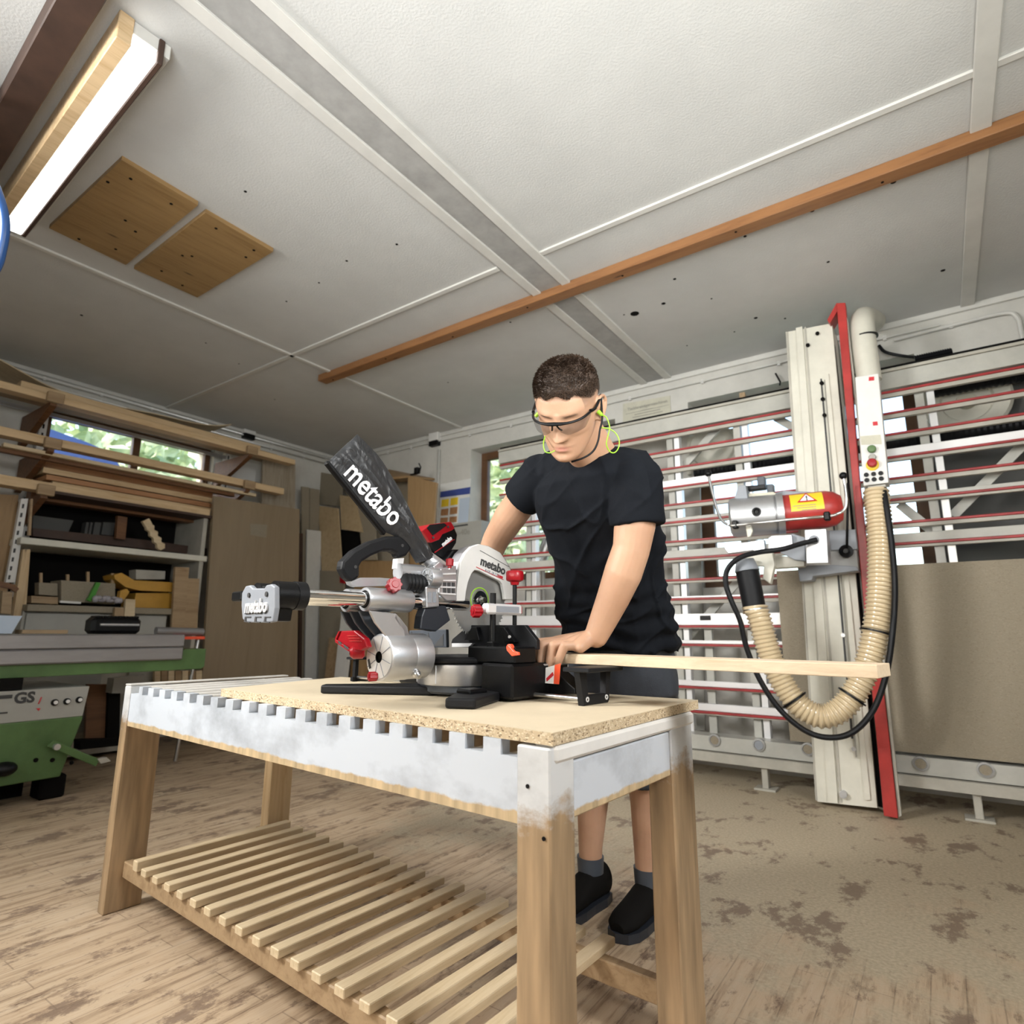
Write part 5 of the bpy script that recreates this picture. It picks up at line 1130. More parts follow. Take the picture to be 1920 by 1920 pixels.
scy('gear_tube', 'alu_cast', (-.125, t0_.y, t0_.z+.006), (-.125, t1_.y-.012, t0_.z+.006), .022, .024)
bmb = MB(); P_ = []; R_ = []
for k in range(15): f = k/14; P_ += [A(-.100, t0_.y+.002+(t1_.y-t0_.y-.012)*f, t0_.z-.024)]; R_ += [.0255 if k % 2 else .0225]
bmb.tube(P_, R_, 22).build('bellows', 'black_soft', saw)
ssl('silver_strut', [(651, 1078), (655, 1084), (664, 1088), (676, 1083), (712, 1083), (746, 1086), (746, 1098), (668, 1100), (659, 1096)], 0, -.130, -.022, 'alu_cast', saw, .002)
# carry handle
ch = ssl('carry_handle', [(640, 1067), (643, 1052), (663, 1032), (693, 1015), (727, 1005), (752, 1005), (763, 1012), (773, 1028), (763, 1042), (748, 1047), (744, 1038), (735, 1033), (720, 1033), (698, 1042), (680, 1053), (675, 1062), (675, 1082), (660, 1092), (650, 1084)], 0, -.125, -.030, 'black_soft', saw, .007)
for x, y in ((666, 1063), (754, 1023)): c = Sw(x, y, 0, -.1245); MB().cyl(c, c+SA*.0022, .0042, n=12).build('screw', 'ink', ch)
ssl('handle_strap', [(745, 1047), (758, 1046), (755, 1068), (743, 1066)], 0, -.130, -.02, 'alu_bright', saw, .001)
ssl('handle_mark', [(758, 1014), (761, 1017), (766, 1035), (763, 1036)], 0, -.128, -.006, 'red_plastic', ch)
r0_ = Sw(843, 1068, 0, -.068); MB().cyl(r0_, r0_+UP*.012, .003, n=10).build('pin', 'steel', saw); knob('small_knob', r0_+UP*.010, .0095, .019, UP, n=6)
# battery and motor housing behind the guard
bt_ = ssl('battery', [(803, 1010), (852, 988), (858, 1002), (856, 1018), (835, 1052), (817, 1040)], 0, -.170, -.075, 'black_plastic', saw, .004)
ssl('battery_cover', [(792, 995), (807, 983), (846, 978), (853, 990), (849, 994), (830, 1002), (824, 1012), (808, 1018)], 0, -.168, -.080, 'red_plastic', bt_, .002)
ssl('battery_band', [(801, 990), (806, 984), (833, 981), (838, 985), (812, 1004)], 0, -.166, -.003, 'black_soft', bt_)
k0_, k1_ = Sw(815, 1036, 0, -.168), Sw(856, 1008, 0, -.168); MB().tube([k0_, k0_.lerp(k1_, .85), Sw(852, 1012, 0, -.168)], .0016, 6).build('red_piping', 'red_plastic', bt_)
m0, m1 = Sw(822, 1028, 0, -.167), Sw(850, 1005, 0, -.167); dx2 = (m1-m0).normalized(); dy2 = SA.cross(dx2); dy2 = dy2 if dy2.z > 0 else -dy2
text('lettering', 'metabo', .018, frame4((m0+m1)/2+dx2*.004, dx2, dy2), 'white_print', bt_, .0008, .0008, .8)
for x, y in ((812, 1008), (840, 988)): c = Sw(x, y, 0, -.1665); MB().cyl(c, c+SA*.002, .0035, n=10).build('screw', 'ink', bt_)
ssl('motor_housing', [(812, 1040), (833, 1052), (850, 1030), (862, 1030), (858, 1062), (835, 1068)], 0, -.150, -.09, 'black_plastic', saw, .004)
gh = [S(x, y, 0, -.19) for x, y in ((856, 1050), (880, 1040), (900, 1030))]
# operator handle at the front
ohc = Sw(905, 1078, 1, .30)
oh = [ohc+SB*-.03+UP*.03, ohc+UP*.045, ohc+SB*.04+UP*.02, ohc+SB*.05-UP*.03, ohc+SB*.01-UP*.06]
MB().tube(smooth_pts(oh, 5), .016, 14).build('operating_handle', 'black_soft', saw)
MB().tube([A(-.20, .16, .34), ohc+SB*-.03+UP*.03], [.03, .018], 14).build('handle_root', 'black_plastic', saw)
# chip chute
ssl('chip_chute', [(797, 1139), (836, 1135), (845, 1163), (818, 1184), (788, 1179), (791, 1155)], 0, -.085, -.03, 'rubber', saw, .003)
# dust outlet and bag
n0_, n1_ = Sw(829, 1074, 0, -.125), Sw(799, 1046, 0, -.135)
MB().tube([n0_, n0_.lerp(n1_, .4), n1_], [.030, .027, .022], 28).build('dust_outlet', 'alu_cast', saw)
ssl('outlet_flange', [(812, 1062), (824, 1052), (838, 1060), (842, 1078), (826, 1082)], 0, -.085, -.03, 'alu_cast', saw, .003)
def bag():
    Lp = smooth_pts([S(x, y, 0, -.135) for x, y in ((612, 868), (640, 901), (668, 935), (694, 967), (716, 994), (740, 1006), (764, 1028), (781, 1056))], 7)
    Rp = smooth_pts([S(x, y, 0, -.135) for x, y in ((670, 814), (690, 834), (712, 858), (733, 890), (752, 922), (772, 962), (792, 1003), (811, 1040))], 7)
    n = len(Lp); m = 22; rn = random.Random(5)
    def P3(i, j, s):
        f = j/m; g = i/(n-1); l, r = Lp[i], Rp[i]
        p = l.lerp(r, f); t = (.012+.020*g**1.5)*sin(pi*min(max((f-.02)/.96, 0), 1))**.7
        if g < .04: t *= g/.04*.8+.2
        w = .0022*sin(f*9+g*11)+.0012*sin(f*21-g*17+2)+.0030*sin(g*26+f*5)*max(0, g-.45)*2+.0020*sin(f*33+g*8)
        w *= min(1, 6*f*(1-f))
        if f < .5 and .0 < g < .5: t *= .75
        return A(-.135+s*t+w*(1 if s > 0 else .5), p.y, p.z)
    mb = MB(); vs = []
    for i in range(n):
        for j in range(m+1): vs.append(P3(i, j, 1))
    for i in range(n):
        for j in range(m+1): vs.append(P3(i, j, -1))
    N_ = n*(m+1); fs = []
    for i in range(n-1):
        for j in range(m): a = i*(m+1)+j; fs += [(a, a+1, a+m+2, a+m+1), (N_+a, N_+a+m+1, N_+a+m+2, N_+a+1)]
        a = i*(m+1); fs += [(a, a+m+1, N_+a+m+1, N_+a), (a+m, N_+a+m, N_+a+2*m+1, a+2*m+1)]
    for j in range(m): fs += [(j, N_+j, N_+j+1, j+1), ((n-1)*(m+1)+j, (n-1)*(m+1)+j+1, N_+(n-1)*(m+1)+j+1, N_+(n-1)*(m+1)+j)]
    mb.add(vs, fs, True); o = mb.build('dust_bag', 'bag_cloth', saw)
    return o, P3, n, m
m, t, b = nt('bag_cloth'); b.inputs['Base Color'].default_value = (.026, .027, .029, 1); b.inputs['Roughness'].default_value = .40
nz_ = N(t, 'ShaderNodeTexNoise'); nz_.inputs['Scale'].default_value = 22; nz_.inputs['Detail'].default_value = 5; nz_.inputs['Distortion'].default_value = 1.5; t.links.new(coords(t, (1, 1, .45)), nz_.inputs['Vector']); bump(t, b, nz_.outputs[0], .6, .01); MATS['bag_cloth'] = m
bag_o, BP, bn, bm_ = bag()
st0, st1 = Sw(611, 866, 0, -.135), Sw(720, 1002, 0, -.135); dst = (st1-st0).normalized()
MB().box((st0+st1)/2, ((st1-st0).length, .013, .016), Matrix((dst, SA.cross(dst).normalized(), SA)).transposed(), .004).build('closing_strip', 'black_plastic', bag_o)
# lettering on the bag follows its surface
g0, g1 = Sw(659, 871, 0, -.105), Sw(752, 980, 0, -.105); gx = (g1-g0); gl = gx.length; gx.normalize(); gy = SA.cross(gx); gy = gy if gy.z > 0 else -gy
tx = text('lettering', 'metabo', .078, frame4((g0+g1)/2+gy*.002, gx, gy), 'white_print', bag_o, .0005, .0013, gl/.252)
mw = tx.matrix_local
import bisect
bcs = [(A_, None) for A_ in ()]
def bag_surface_a(p):
    q = p-SO; b_, c_ = q.dot(SB), q.z; best = None
    for i in range(0, bn, 1):
        for j in range(0, bm_+1):
            v = BAGV[i*(bm_+1)+j]; d = (v[1]-b_)**2+(v[2]-c_)**2
            if best is None or d < best[0]: best = (d, v[0])
    return best[1]
BAGV = []
for i in range(bn):
    for j in range(bm_+1):
        v = BP(i, j, 1)-SO; BAGV.append((v.dot(SA), v.dot(SB), v.z))
Wp = wmat(bag_o); Wi = Wp.inverted()
for v in tx.data.vertices:
    p = Wp@v.co; q = p-SO; lift = (q.dot(SA)+.105)
    # inverse-distance smooth height
    b_, c_ = q.dot(SB), q.z; s0 = s1 = 0
    for (va, vb, vc) in BAGV:
        d = (vb-b_)**2+(vc-c_)**2
        if d < .0004: w = 1/(d+1e-6); s0 += w; s1 += w*va
    if s0: p += SA*(s1/s0+.0036-q.dot(SA)+max(lift, 0)); v.co = Wi@p
# feet and extension supports
def foot(name, quad, h, mat='black_soft', par=saw):
    pts = [Z_(x, y, SO.z+.001) for x, y in quad]; return MB().prism(pts, UP*h).build(name, mat, par, .004)
fa = [A(-.375, -.205, .001), A(-.350, -.232, .001), A(-.10, -.055, .001), A(-.10, .0, .001), A(-.20, .03, .001)]
MB().prism(fa, UP*.022).build('rear_foot', 'black_soft', saw, .005)
ff = [A(.128, -.205, .001), A(.185, -.168, .001), A(.115, -.02, .001), A(.0, .0, .001), A(.0, -.045, .001)]
rf = MB().prism(ff, UP*.022).build('rear_foot', 'black_soft', saw, .005)
MB().box(A(.08, -.08, .026), (.05, .06, .012), MS, .004).build('foot_pad', 'black_plastic', rf)
for sgn, a0, nm in ((1, .305, 'right'), (-1, -.64, 'left')):
    b0, b1 = .050, .150
    s = MB(); 
    if sgn > 0:
        s.box(A(a0, (b0+b1)/2, .080), (.075, .14, .010), MS, .002); s.prism([A(a0-.008, b0, .0), A(a0-.008, b0+.018, .010), A(a0-.008, b0+.012, .078), A(a0-.008, b0-.016, .078)], SA*.016)
        s.prism([A(a0-.008, b1, .005), A(a0-.008, b1-.014, .012), A(a0-.008, b1-.010, .078), A(a0-.008, b1+.010, .078)], SA*.016); s.box(A(a0, (b0+b1)/2, .012), (.016, b1-b0, .022), MS, .002)
    else:
        s.box(A(a0, .09, .075), (.06, .10, .008), MS, .002); s.box(A(a0, .06, .038), (.014, .016, .076), MS, .002); s.box(A(a0, .12, .038), (.014, .016, .076), MS, .002); s.box(A(a0, .09, .008), (.014, .09, .014), MS, .002)
    sp_ = s.build('extension_support', 'black_soft', saw)
    for bb in (b0+.012, b1-.012) if sgn > 0 else (.065, .115):
        scy('extension_rod', 'steel', (a0, bb, .014), (.12 if sgn > 0 else -.3, bb, .014), .005, None, sp_, 12)
        if sgn > 0: c = A(a0+.0085, bb, .014); MB().lathe([(.003, 0), (.006, 0), (.006, .0015), (.003, .0015)], c, SA, 14).build('rod_end', 'alu_bright', sp_)
ssl('side_box', [(1012, 1242), (1022, 1242), (1078, 1292), (1078, 1301), (1012, 1304)], 1, .115, .05, 'black_plastic', saw, .002)
lb2 = ssl('warning_sticker', [(1023, 1252), (1051, 1244), (1048, 1283), (1022, 1281)], 1, .10, .001, 'white_print', saw)
ssl('sticker_red', [(1040, 1247), (1051, 1244), (1048, 1283), (1038, 1282)], 1, .0988, .001, 'orange_plastic', lb2); ssl('sticker_bar', [(1024, 1272), (1036, 1260), (1038, 1266), (1025, 1278)], 1, .0986, .001, 'red_print', lb2)
# the workpiece
wk = MB().box(A((.02+.885)/2, .20, .0855+.0125), (.865, .098, .024), MS, .0012).build('workpiece', 'workpiece')
tag(wk, 'long pale planed wood board lying on the saw table under the hand', 'board')
# ================================================================== the worker
from mathutils import noise as mn
RH = Vector((cos(YAW), sin(YAW), 0)); WH = Vector((-sin(YAW), cos(YAW), 0))
def skin_mat():
    m, t, b = nt('skin'); b.inputs['Roughness'].default_value = .48; b.inputs['Specular IOR Level'].default_value = .42
    b.inputs['Subsurface Weight'].default_value = .12; b.inputs['Subsurface Radius'].default_value = (.02, .008, .004); b.inputs['Subsurface Scale'].default_value = .3
    n = N(t, 'ShaderNodeTexNoise'); n.inputs['Scale'].default_value = 9; n.inputs['Detail'].default_value = 5; t.links.new(coords(t), n.inputs['Vector'])
    r = ramp(t, [(.3, (.42, .240, .150)), (.7, (.52, .315, .205))]); t.links.new(n.outputs[0], r.inputs[0])
    a = N(t, 'ShaderNodeAttribute'); a.attribute_name = 'tone'
    s = N(t, 'ShaderNodeSeparateColor'); t.links.new(a.outputs['Color'], s.inputs[0])
    m1 = N(t, 'ShaderNodeMix', data_type='RGBA'); t.links.new(s.outputs[0], m1.inputs[0]); t.links.new(r.outputs[0], m1.inputs[6]); m1.inputs[7].default_value = (.52, .20, .17, 1)   # lips, knuckles
    m2 = N(t, 'ShaderNodeMix', data_type='RGBA'); t.links.new(s.outputs[1], m2.inputs[0]); t.links.new(m1.outputs[2], m2.inputs[6]); m2.inputs[7].default_value = (.13, .085, .06, 1)   # shaved hair, brows
    t.links.new(m2.outputs[2], b.inputs['Base Color'])
    n2 = N(t, 'ShaderNodeTexNoise'); n2.inputs['Scale'].default_value = 350; t.links.new(coords(t), n2.inputs['Vector']); bump(t, b, n2.outputs[0], .12, .002)
    MATS['skin'] = m
skin_mat()
m, t, b = nt('cotton_navy'); b.inputs['Roughness'].default_value = .85; b.inputs['Specular IOR Level'].default_value = .15; b.inputs['Base Color'].default_value = (.0052, .0066, .0095, 1)
n_ = N(t, 'ShaderNodeTexNoise'); n_.inputs['Scale'].default_value = 500; t.links.new(coords(t), n_.inputs['Vector']); bump(t, b, n_.outputs[0], .2, .002); MATS['cotton_navy'] = m
plain('shorts_cloth', (.036, .042, .053), .8, var=.15, vs=30, bmp=.2, bs=400)
plain('lens', (.05, .042, .04), .05, spec=.8, alpha=.45)
plain('hair', (.045, .027, .017), .6, var=.4, vs=60)
plain('hair_strand', (.085, .050, .030), .6, var=.5, vs=80)
def bake(mb, voxel, smooth, fn=None, name='tmp'):
    o = mb.build(name, None, None, norecalc=False); loc = o.location.copy()
    md = o.modifiers.new('r', 'REMESH'); md.mode = 'VOXEL'; md.voxel_size = voxel; md.use_smooth_shade = True
    if smooth: s = o.modifiers.new('s', 'SMOOTH'); s.factor = .5; s.iterations = smooth
    bpy.context.view_layer.update(); dg = bpy.context.evaluated_depsgraph_get(); ev = o.evaluated_get(dg)
    me = bpy.data.meshes.new_from_object(ev); me.transform(Matrix.Translation(loc)); bpy.data.objects.remove(o)
    if fn:
        nr = [v.normal.copy() for v in me.vertices]; co = [v.co.copy() for v in me.vertices]
        for i, v in enumerate(me.vertices): v.co = co[i]+nr[i]*fn(co[i], nr[i])
        me.update()
    return me
def put(me, name, mat, parent):
    me.transform(wmat(parent).inverted()); o = bpy.data.objects.new(name, me); COL.objects.link(o); o.parent = parent
    me.materials.clear(); me.materials.append(MATS[mat]); me.polygons.foreach_set('use_smooth', [True]*len(me.polygons)); return o
man = thing('person', 'man in black t-shirt and dark shorts wearing safety glasses, leaning over the mitre saw', 'person', (P(1150, 1260, 1.86).x, P(1150, 1260, 1.86).y, 0))
LT = (RH*.74-WH*.67); FT = (RH*-.67-WH*.74)
# ---- head
HY, HP, HRo = radians(28), radians(46), radians(-9); HS = 1.02; XSc, ZSc = .965, .92
f0 = -RH*sin(HY)-WH*cos(HY); Fh = f0*cos(HP)-UP*sin(HP); Uh = UP*cos(HP)+f0*sin(HP); Lh = Uh.cross(Fh)*-1
Lh = Fh.cross(Uh)*-1; Lh = Lh if Lh.dot(RH) > 0 else -Lh
_l, _u2 = Lh.copy(), Uh.copy(); Lh = _l*cos(HRo)+_u2*sin(HRo); Uh = -_l*sin(HRo)+_u2*cos(HRo)
HCn = P(1065.5, 768.5, 1.50)
def Hd(x, y, z):
    if z < -.05: z = -.05+(z+.05)*.86
    return HCn+(Lh*x*XSc+Fh*y+Uh*z*ZSc)*HS
ring_tab = [(-.121, .010, .070, -.040), (-.117, .024, .083, -.005), (-.110, .034, .090, .015), (-.095, .046, .094, -.010), (-.078, .055, .092, -.035), (-.058, .0625, .090, -.055), (-.035, .067, .089, -.070), (-.010, .0705, .088, -.083), (.015, .0735, .087, -.093), (.040, .0765, .0865, -.099), (.062, .0735, .080, -.097), (.082, .0655, .068, -.088), (.099, .0525, .049, -.071), (.111, .0365, .029, -.050), (.118, .019, .010, -.028), (.120, .002, -.008, -.012)]
def interp(tab, z, k):
    if z <= tab[0][0]: return tab[0][k]
    for i in range(len(tab)-1):
        if tab[i][0] <= z <= tab[i+1][0]:
            f = (z-tab[i][0])/(tab[i+1][0]-tab[i][0]); f = f*f*(3-2*f) if False else f
            return tab[i][k]+(tab[i+1][k]-tab[i][k])*f
    return tab[-1][k]
def G(x, s): return exp(-(x/s)**2)
def face(x, y, z):
    """forward relief of the face at (x, z)"""
    if y <= 0: return 0
    f = min(1, y/.03); a = abs(x); d = 0
    nb = max(0, min(1, (.030-z)/.062)); 
    if -.040 < z < .034: d += (.004+.022*nb**1.2)*G(x, .0075+.006*nb)*(1 if z > -.033 else max(0, (z+.040)/.007))
    d += .007*G(a-.0125, .0065)*G(z+.031, .008)                       # nostril wings
    d -= .0095*G(a-.031, .017)*G(z-.010, .013)                         # eye sockets
    d += .0062*G(a-.031, .0125)*G(z-.009, .0085)                       # lids
    d -= .0012*G(a-.031, .013)*G(z-.004, .0018)
    d += .0045*G(a-.028, .022)*G(z-.030, .008)                         # brow
    d += .003*G(a-.045, .016)*G(z+.012, .016)                          # cheek
    d += .0055*G(x, .024)*G(z+.056, .0065)+.006*G(x, .019)*G(z+.069, .0065)   # lips
    d -= .0050*G(x, .024)*G(z+.0628, .0022)
    d -= .0030*G(x, .014)*G(z+.081, .005); d += .006*G(x, .018)*G(z+.101, .013)
    d -= .0020*G(x, .004)*G(z+.047, .006)
    return d*f
def headpt(th, z, grow=0.):
    hw, fr, bk = interp(ring_tab, z, 1), interp(ring_tab, z, 2), interp(ring_tab, z, 3)
    mid = (fr+bk)/2; hl = (fr-bk)/2; c, s = cos(th), sin(th)
    ex = .86 if s > 0 else .95
    x = hw*(abs(c)**ex)*(1 if c > 0 else -1); y = mid+hl*(abs(s)**(.92))*(1 if s > 0 else -1)
    if s > 0 and z < -.03: x *= 1-.10*s*s
    y += face(x, s*.05, z)
    if grow: x += c*grow; y += s*grow
    return x, y, z
hm = MB(); NA, NZ = 128, 110; vs = []
for k in range(NZ+1):
    t = k/NZ; z = -.121+.241*(.5-.5*cos(pi*t))*1.0 if False else -.121+.241*t
    if t > .9: z = -.121+.241*(.9+.1*sin(pi/2*(t-.9)/.1))
    for i in range(NA): vs.append(Hd(*headpt(2*pi*i/NA, z)))
fs = [(k*NA+i, k*NA+(i+1) % NA, (k+1)*NA+(i+1) % NA, (k+1)*NA+i) for k in range(NZ) for i in range(NA)]
fs += [tuple(range(NA))[::-1], tuple(range(NZ*NA, (NZ+1)*NA))]
hm.add(vs, fs, True)
# ears
for sx in (-1, 1):
    e0 = [(.0735, .006, -.022), (.079, -.004, -.034), (.083, -.012, -.028), (.0885, -.024, -.010), (.0905, -.030, .010), (.0885, -.024, .026), (.084, -.008, .030), (.079, .004, .020), (.076, .007, .006)]
    hm.tube(smooth_pts([Hd(sx*x, y, z) for x, y, z in e0], 4), .0044, 10)
    hm.sphere(Hd(sx*.078, -.010, .0), (.012, .030, .018), 16, 10, Matrix((Fh, Uh, Lh)).transposed()@rotM('Z', 0)) if False else hm.sphere(Hd(sx*.0775, -.011, -.001), (.016, .026, .006), 16, 10, Matrix((Fh, Uh, Lh)).transposed()@rotM('Y', 25*sx))
    hm.sphere(Hd(sx*.078, -.002, -.028), .0075, 12, 8)
# ---- neck, trunk, limbs
def ell_loft(mb, rings, n=36):
    """closed loft of elliptical rings: (centre, half lateral, half depth, lateral axis, depth axis)"""
    vs = []
    for c, a, b_, la, da in rings:
        for i in range(n): t = 2*pi*i/n; vs.append(c+la*(a*cos(t))+da*(b_*sin(t)))
    m_ = len(rings); fs = [(k*n+i, k*n+(i+1) % n, (k+1)*n+(i+1) % n, (k+1)*n+i) for k in range(m_-1) for i in range(n)]
    fs += [tuple(range(n))[::-1], tuple(range((m_-1)*n, m_*n))]; mb.add(vs, fs, True)
nb0, nb1 = P(1126, 884, 1.64), Hd(0, -.030, -.045)
bm = MB(); bm.v = list(hm.v); bm.f = [list(f) for f in hm.f]; bm.sm = list(hm.sm)
bm.capsule(nb0, nb1, .066, .058, 28)
bm.capsule(P(1118, 880, 1.63), Hd(0, .01, -.07), .045, .045, 24)
def TR(px, py, d): return P(px, py, d)
trk = [(1160, 1262, 1.86, .160, .115), (1155, 1215, 1.845, .165, .115), (1148, 1150, 1.80, .152, .108), (1136, 1080, 1.755, .150, .105), (1125, 1010, 1.71, .165, .112), (1118, 950, 1.68, .178, .115), (1117, 905, 1.655, .165, .100), (1120, 875, 1.645, .105, .075), (1124, 858, 1.64, .06, .06)]
ell_loft(bm, [(P(x, y, d), a, b_, LT, FT) for x, y, d, a, b_ in [(x, y, d, a*(.86 if y < 1240 else 1), b_*(.80 if y < 1240 else 1)) for x, y, d, a, b_ in trk]])
def chain(mb, pts, n=22):
    for (p, r), (q, s) in zip(pts[:-1], pts[1:]): mb.capsule(p, q, r, s, n)
shL, shR = P(1188, 893, 1.56), P(1022, 886, 1.77)
wr = Sw(1118, 1192, 1, .215)
armL = [(shL, .046), (P(1196, 940, 1.545), .049), (P(1190, 985, 1.54), .0525), (P(1184, 1028, 1.535), .0475), (P(1168, 1075, 1.54), .0485), (P(1150, 1120, 1.55), .0425), (P(1131, 1163, 1.56), .036), (wr, .031)]
chain(bm, armL)
hR = Sw(905, 1072, 1, .30)
elR = P(930, 1012, 1.97)
armR = [(shR, .042), (P(985, 930, 1.84), .050), (P(957, 968, 1.90), .051), (elR, .044), (hR.lerp(elR, .5), .040), (hR.lerp(elR, .12), .029)]
chain(bm, armR)
# ---- hands
def finger(mb, pts, r0, r1):
    n = len(pts)
    for i in range(n-1): mb.capsule(pts[i], pts[i+1], r0+(r1-r0)*i/(n-1), r0+(r1-r0)*(i+1)/(n-1), 16)
kn = {'index': (1043, 1203, .190), 'middle': (1056, 1204, .180), 'ring': (1069, 1207, .170), 'little': (1082, 1211, .160)}
pip = {'index': (1006, 1206, .142), 'middle': (1018, 1209, .135), 'ring': (1037, 1210, .131), 'little': (1058, 1211, .130)}
dip = {'index': (1000, 1231, .126), 'middle': (1014, 1238, .124), 'ring': (1032, 1238, .124), 'little': (1050, 1231, .126)}
tip = {'index': (1000, 1246, .126), 'middle': (1016, 1254, .125), 'ring': (1031, 1253, .125), 'little': (1046, 1243, .127)}
hp = MB(); HK = {}
for k in kn:
    a, b2, c2, d2 = [Sw(q[0], q[1], 1, q[2]) for q in (kn[k], pip[k], dip[k], tip[k])]; HK[k] = a
    sc2 = .92 if k == 'little' else 1; finger(hp, [a, b2, c2, d2], .0142*sc2, .0112*sc2)
for k in kn:   # metacarpals, a flat palm from the wrist to each knuckle
    off = {'index': -.016, 'middle': -.006, 'ring': .004, 'little': .014}[k]; w = wr+SB*-off*.8-UP*.004-SA*.01; hp.capsule(w, HK[k], .0225, .0162, 18)
hp.capsule(wr+SB*.012-UP*.006, HK['index'].lerp(HK['middle'], .5)-UP*.006, .022, .014)
hp.capsule(wr-SB*.012-UP*.006-SA*.01, HK['little']-UP*.004+SA*.010, .019, .0145)
# thumb lies behind the board edge, leaving the index side of the palm
th = [wr+SB*.020-SA*.02-UP*.006, wr+SB*.043-SA*.050-UP*.004, wr+SB*.050-SA*.082-UP*.004, wr+SB*.046-SA*.108-UP*.006]
hp.capsule(th[0], th[1], .017, .0125); hp.capsule(th[1], th[2], .0120, .0105); hp.capsule(th[2], th[3], .0105, .0085)
# right hand closed round the saw handle
dR = (hR-elR).normalized(); sR = dR.cross(UP).normalized(); uR = sR.cross(dR)
hp2 = MB(); wR = hR.lerp(elR, .12); pR = hR+dR*.03
for k in range(4):
    o_ = sR*(.030-.020*k); a = wR+dR*.075+o_; hp2.capsule(wR+o_*.4, a, .017, .012); finger(hp2, [a, a+dR*.028-uR*.016, a+dR*.012-uR*.040, a-dR*.010-uR*.046], .0105, .0085)
hp2.capsule(wR+sR*.02, wR+sR*.045+dR*.04-uR*.02, .016, .011); hp2.capsule(wR+sR*.045+dR*.04-uR*.02, wR+sR*.03+dR*.062-uR*.045, .011, .009)
# ---- legs
hipL, hipR = P(1208, 1290, 1.86), P(1118, 1290, 1.96)
def down(p, z): return Vector((p.x, p.y, z))
legs = {}
for nm, px, d, hip in (('L', 1212, 1.97, hipL), ('R', 1112, 2.06, hipR)):
    kn_ = P(px-6, 1455, d); kn_.z = .48; an = Vector((kn_.x, kn_.y, .085))+WH*.03+RH*(.01 if nm == 'L' else 0)
    legs[nm] = (hip, kn_, an)
    cf = kn_.lerp(an, .32)-FT*.018
    chain(bm, [(hip, .088), (kn_, .057), (cf, .056), (kn_.lerp(an, .75), .040), (an, .036)])
    bm.capsule(an-UP*.03, an-UP*.045+FT*.14, .034, .032)
for h_ in (hp, hp2): bm.v, o_ = bm.v+h_.v, len(bm.v); bm.f += [[i+o_ for i in f] for f in h_.f]; bm.sm += h_.sm
me = bake(bm, .0031, 2)
co = [v.co.copy() for v in me.vertices]
# skin tone regions: lips, brows, close-cropped sides
att = me.color_attributes.new('tone', 'FLOAT_COLOR', 'POINT')
for i, p in enumerate(co):
    q = p-HCn; x, y, z = q.dot(Lh)/HS/XSc, q.dot(Fh)/HS, q.dot(Uh)/HS/ZSc; r = g = 0.
    if z < -.05: z = -.05+(z+.05)/.86
    if (q.length < .2):
        if y > .04:
            r = .65*max(0, min(1, 1.5*G(x, .022)*G(z+.063, .010)-.35)); a = abs(x)
            g = max(0, min(1, 2.2*G(z-(.0225+.004*G(a-.04, .02)), .0036)*max(0, 1-((a-.031)/.020)**2)-.35))*.8
            g = max(g, .5*max(0, G(a-.031, .013)*G(z-.0035, .0016)-.3))
        if abs(x) > .03 or y < 0:
            zz = z-(.028 if y > -.0 else .028+y*.55); side = max(0, min(1, zz/.022)); 
            if y > .055: side = 0
            g = max(g, side*.62)
    att.data[i].color = (r, g, 0, 1)
body = put(me, 'body', 'skin', man)
# nails on the left hand
for k in tip:
    a, b2 = Sw(*dip[k][:2], 1, dip[k][2]), Sw(*tip[k][:2], 1, tip[k][2]); d = (b2-a).normalized(); c = b2-SB*.0078; M_ = Matrix((SA, d, SB)).transposed(); MB().sphere(c, (.0052, .0068, .0012), 12, 6, M_).build('fingernail', 'nail', man) if 'nail' in MATS else None
# ---- hair: cropped cap and short strands
def hairline(th):
    s = sin(th); c = abs(cos(th))
    if s > .82: return .071+.004*sin(th*9)
    if s > .35: return .071-.022*((.82-s)/.47)     # temples
    if s > -.1: return .049
    return .049-.060*min(1, (-s-.1)/.6)
hc = MB(); NAh, NZh = 96, 34; vs = []
rnH = random.Random(11)
def hthick(th, z):
    s = sin(th); zl = hairline(th); f = max(0, min(1, (z-zl)/.030)); top = max(0, min(1, (z-.060)/.05))
    return .0015+.0035*f+.0140*top
for k in range(NZh+1):
    for i in range(NAh):
        th = 2*pi*i/NAh; z = hairline(th)+(.1195-hairline(th))*(k/NZh)**.85; g = hthick(th, z) if k else -.001
        x, y, zz = headpt(th, z); n3 = Vector((x/.0765**2, (y+.006)/.093**2, max(z, 0)/.11**2)).normalized()
        w = mn.noise(Vector((x, y, z))*70)*.0022*min(1, g/.008)
        q = Vector((x, y, zz))+n3*(g+w); vs.append(Hd(*q))
cen = Hd(0, -.010, .1195+.0155); vs.append(cen)
fs = [(k*NAh+i, k*NAh+(i+1) % NAh, (k+1)*NAh+(i+1) % NAh, (k+1)*NAh+i) for k in range(NZh) for i in range(NAh)]+[(NZh*NAh+i, NZh*NAh+(i+1) % NAh, len(vs)-1) for i in range(NAh)]
hc.add(vs, fs, True); hair = hc.build('hair', 'hair', man)
st = MB()
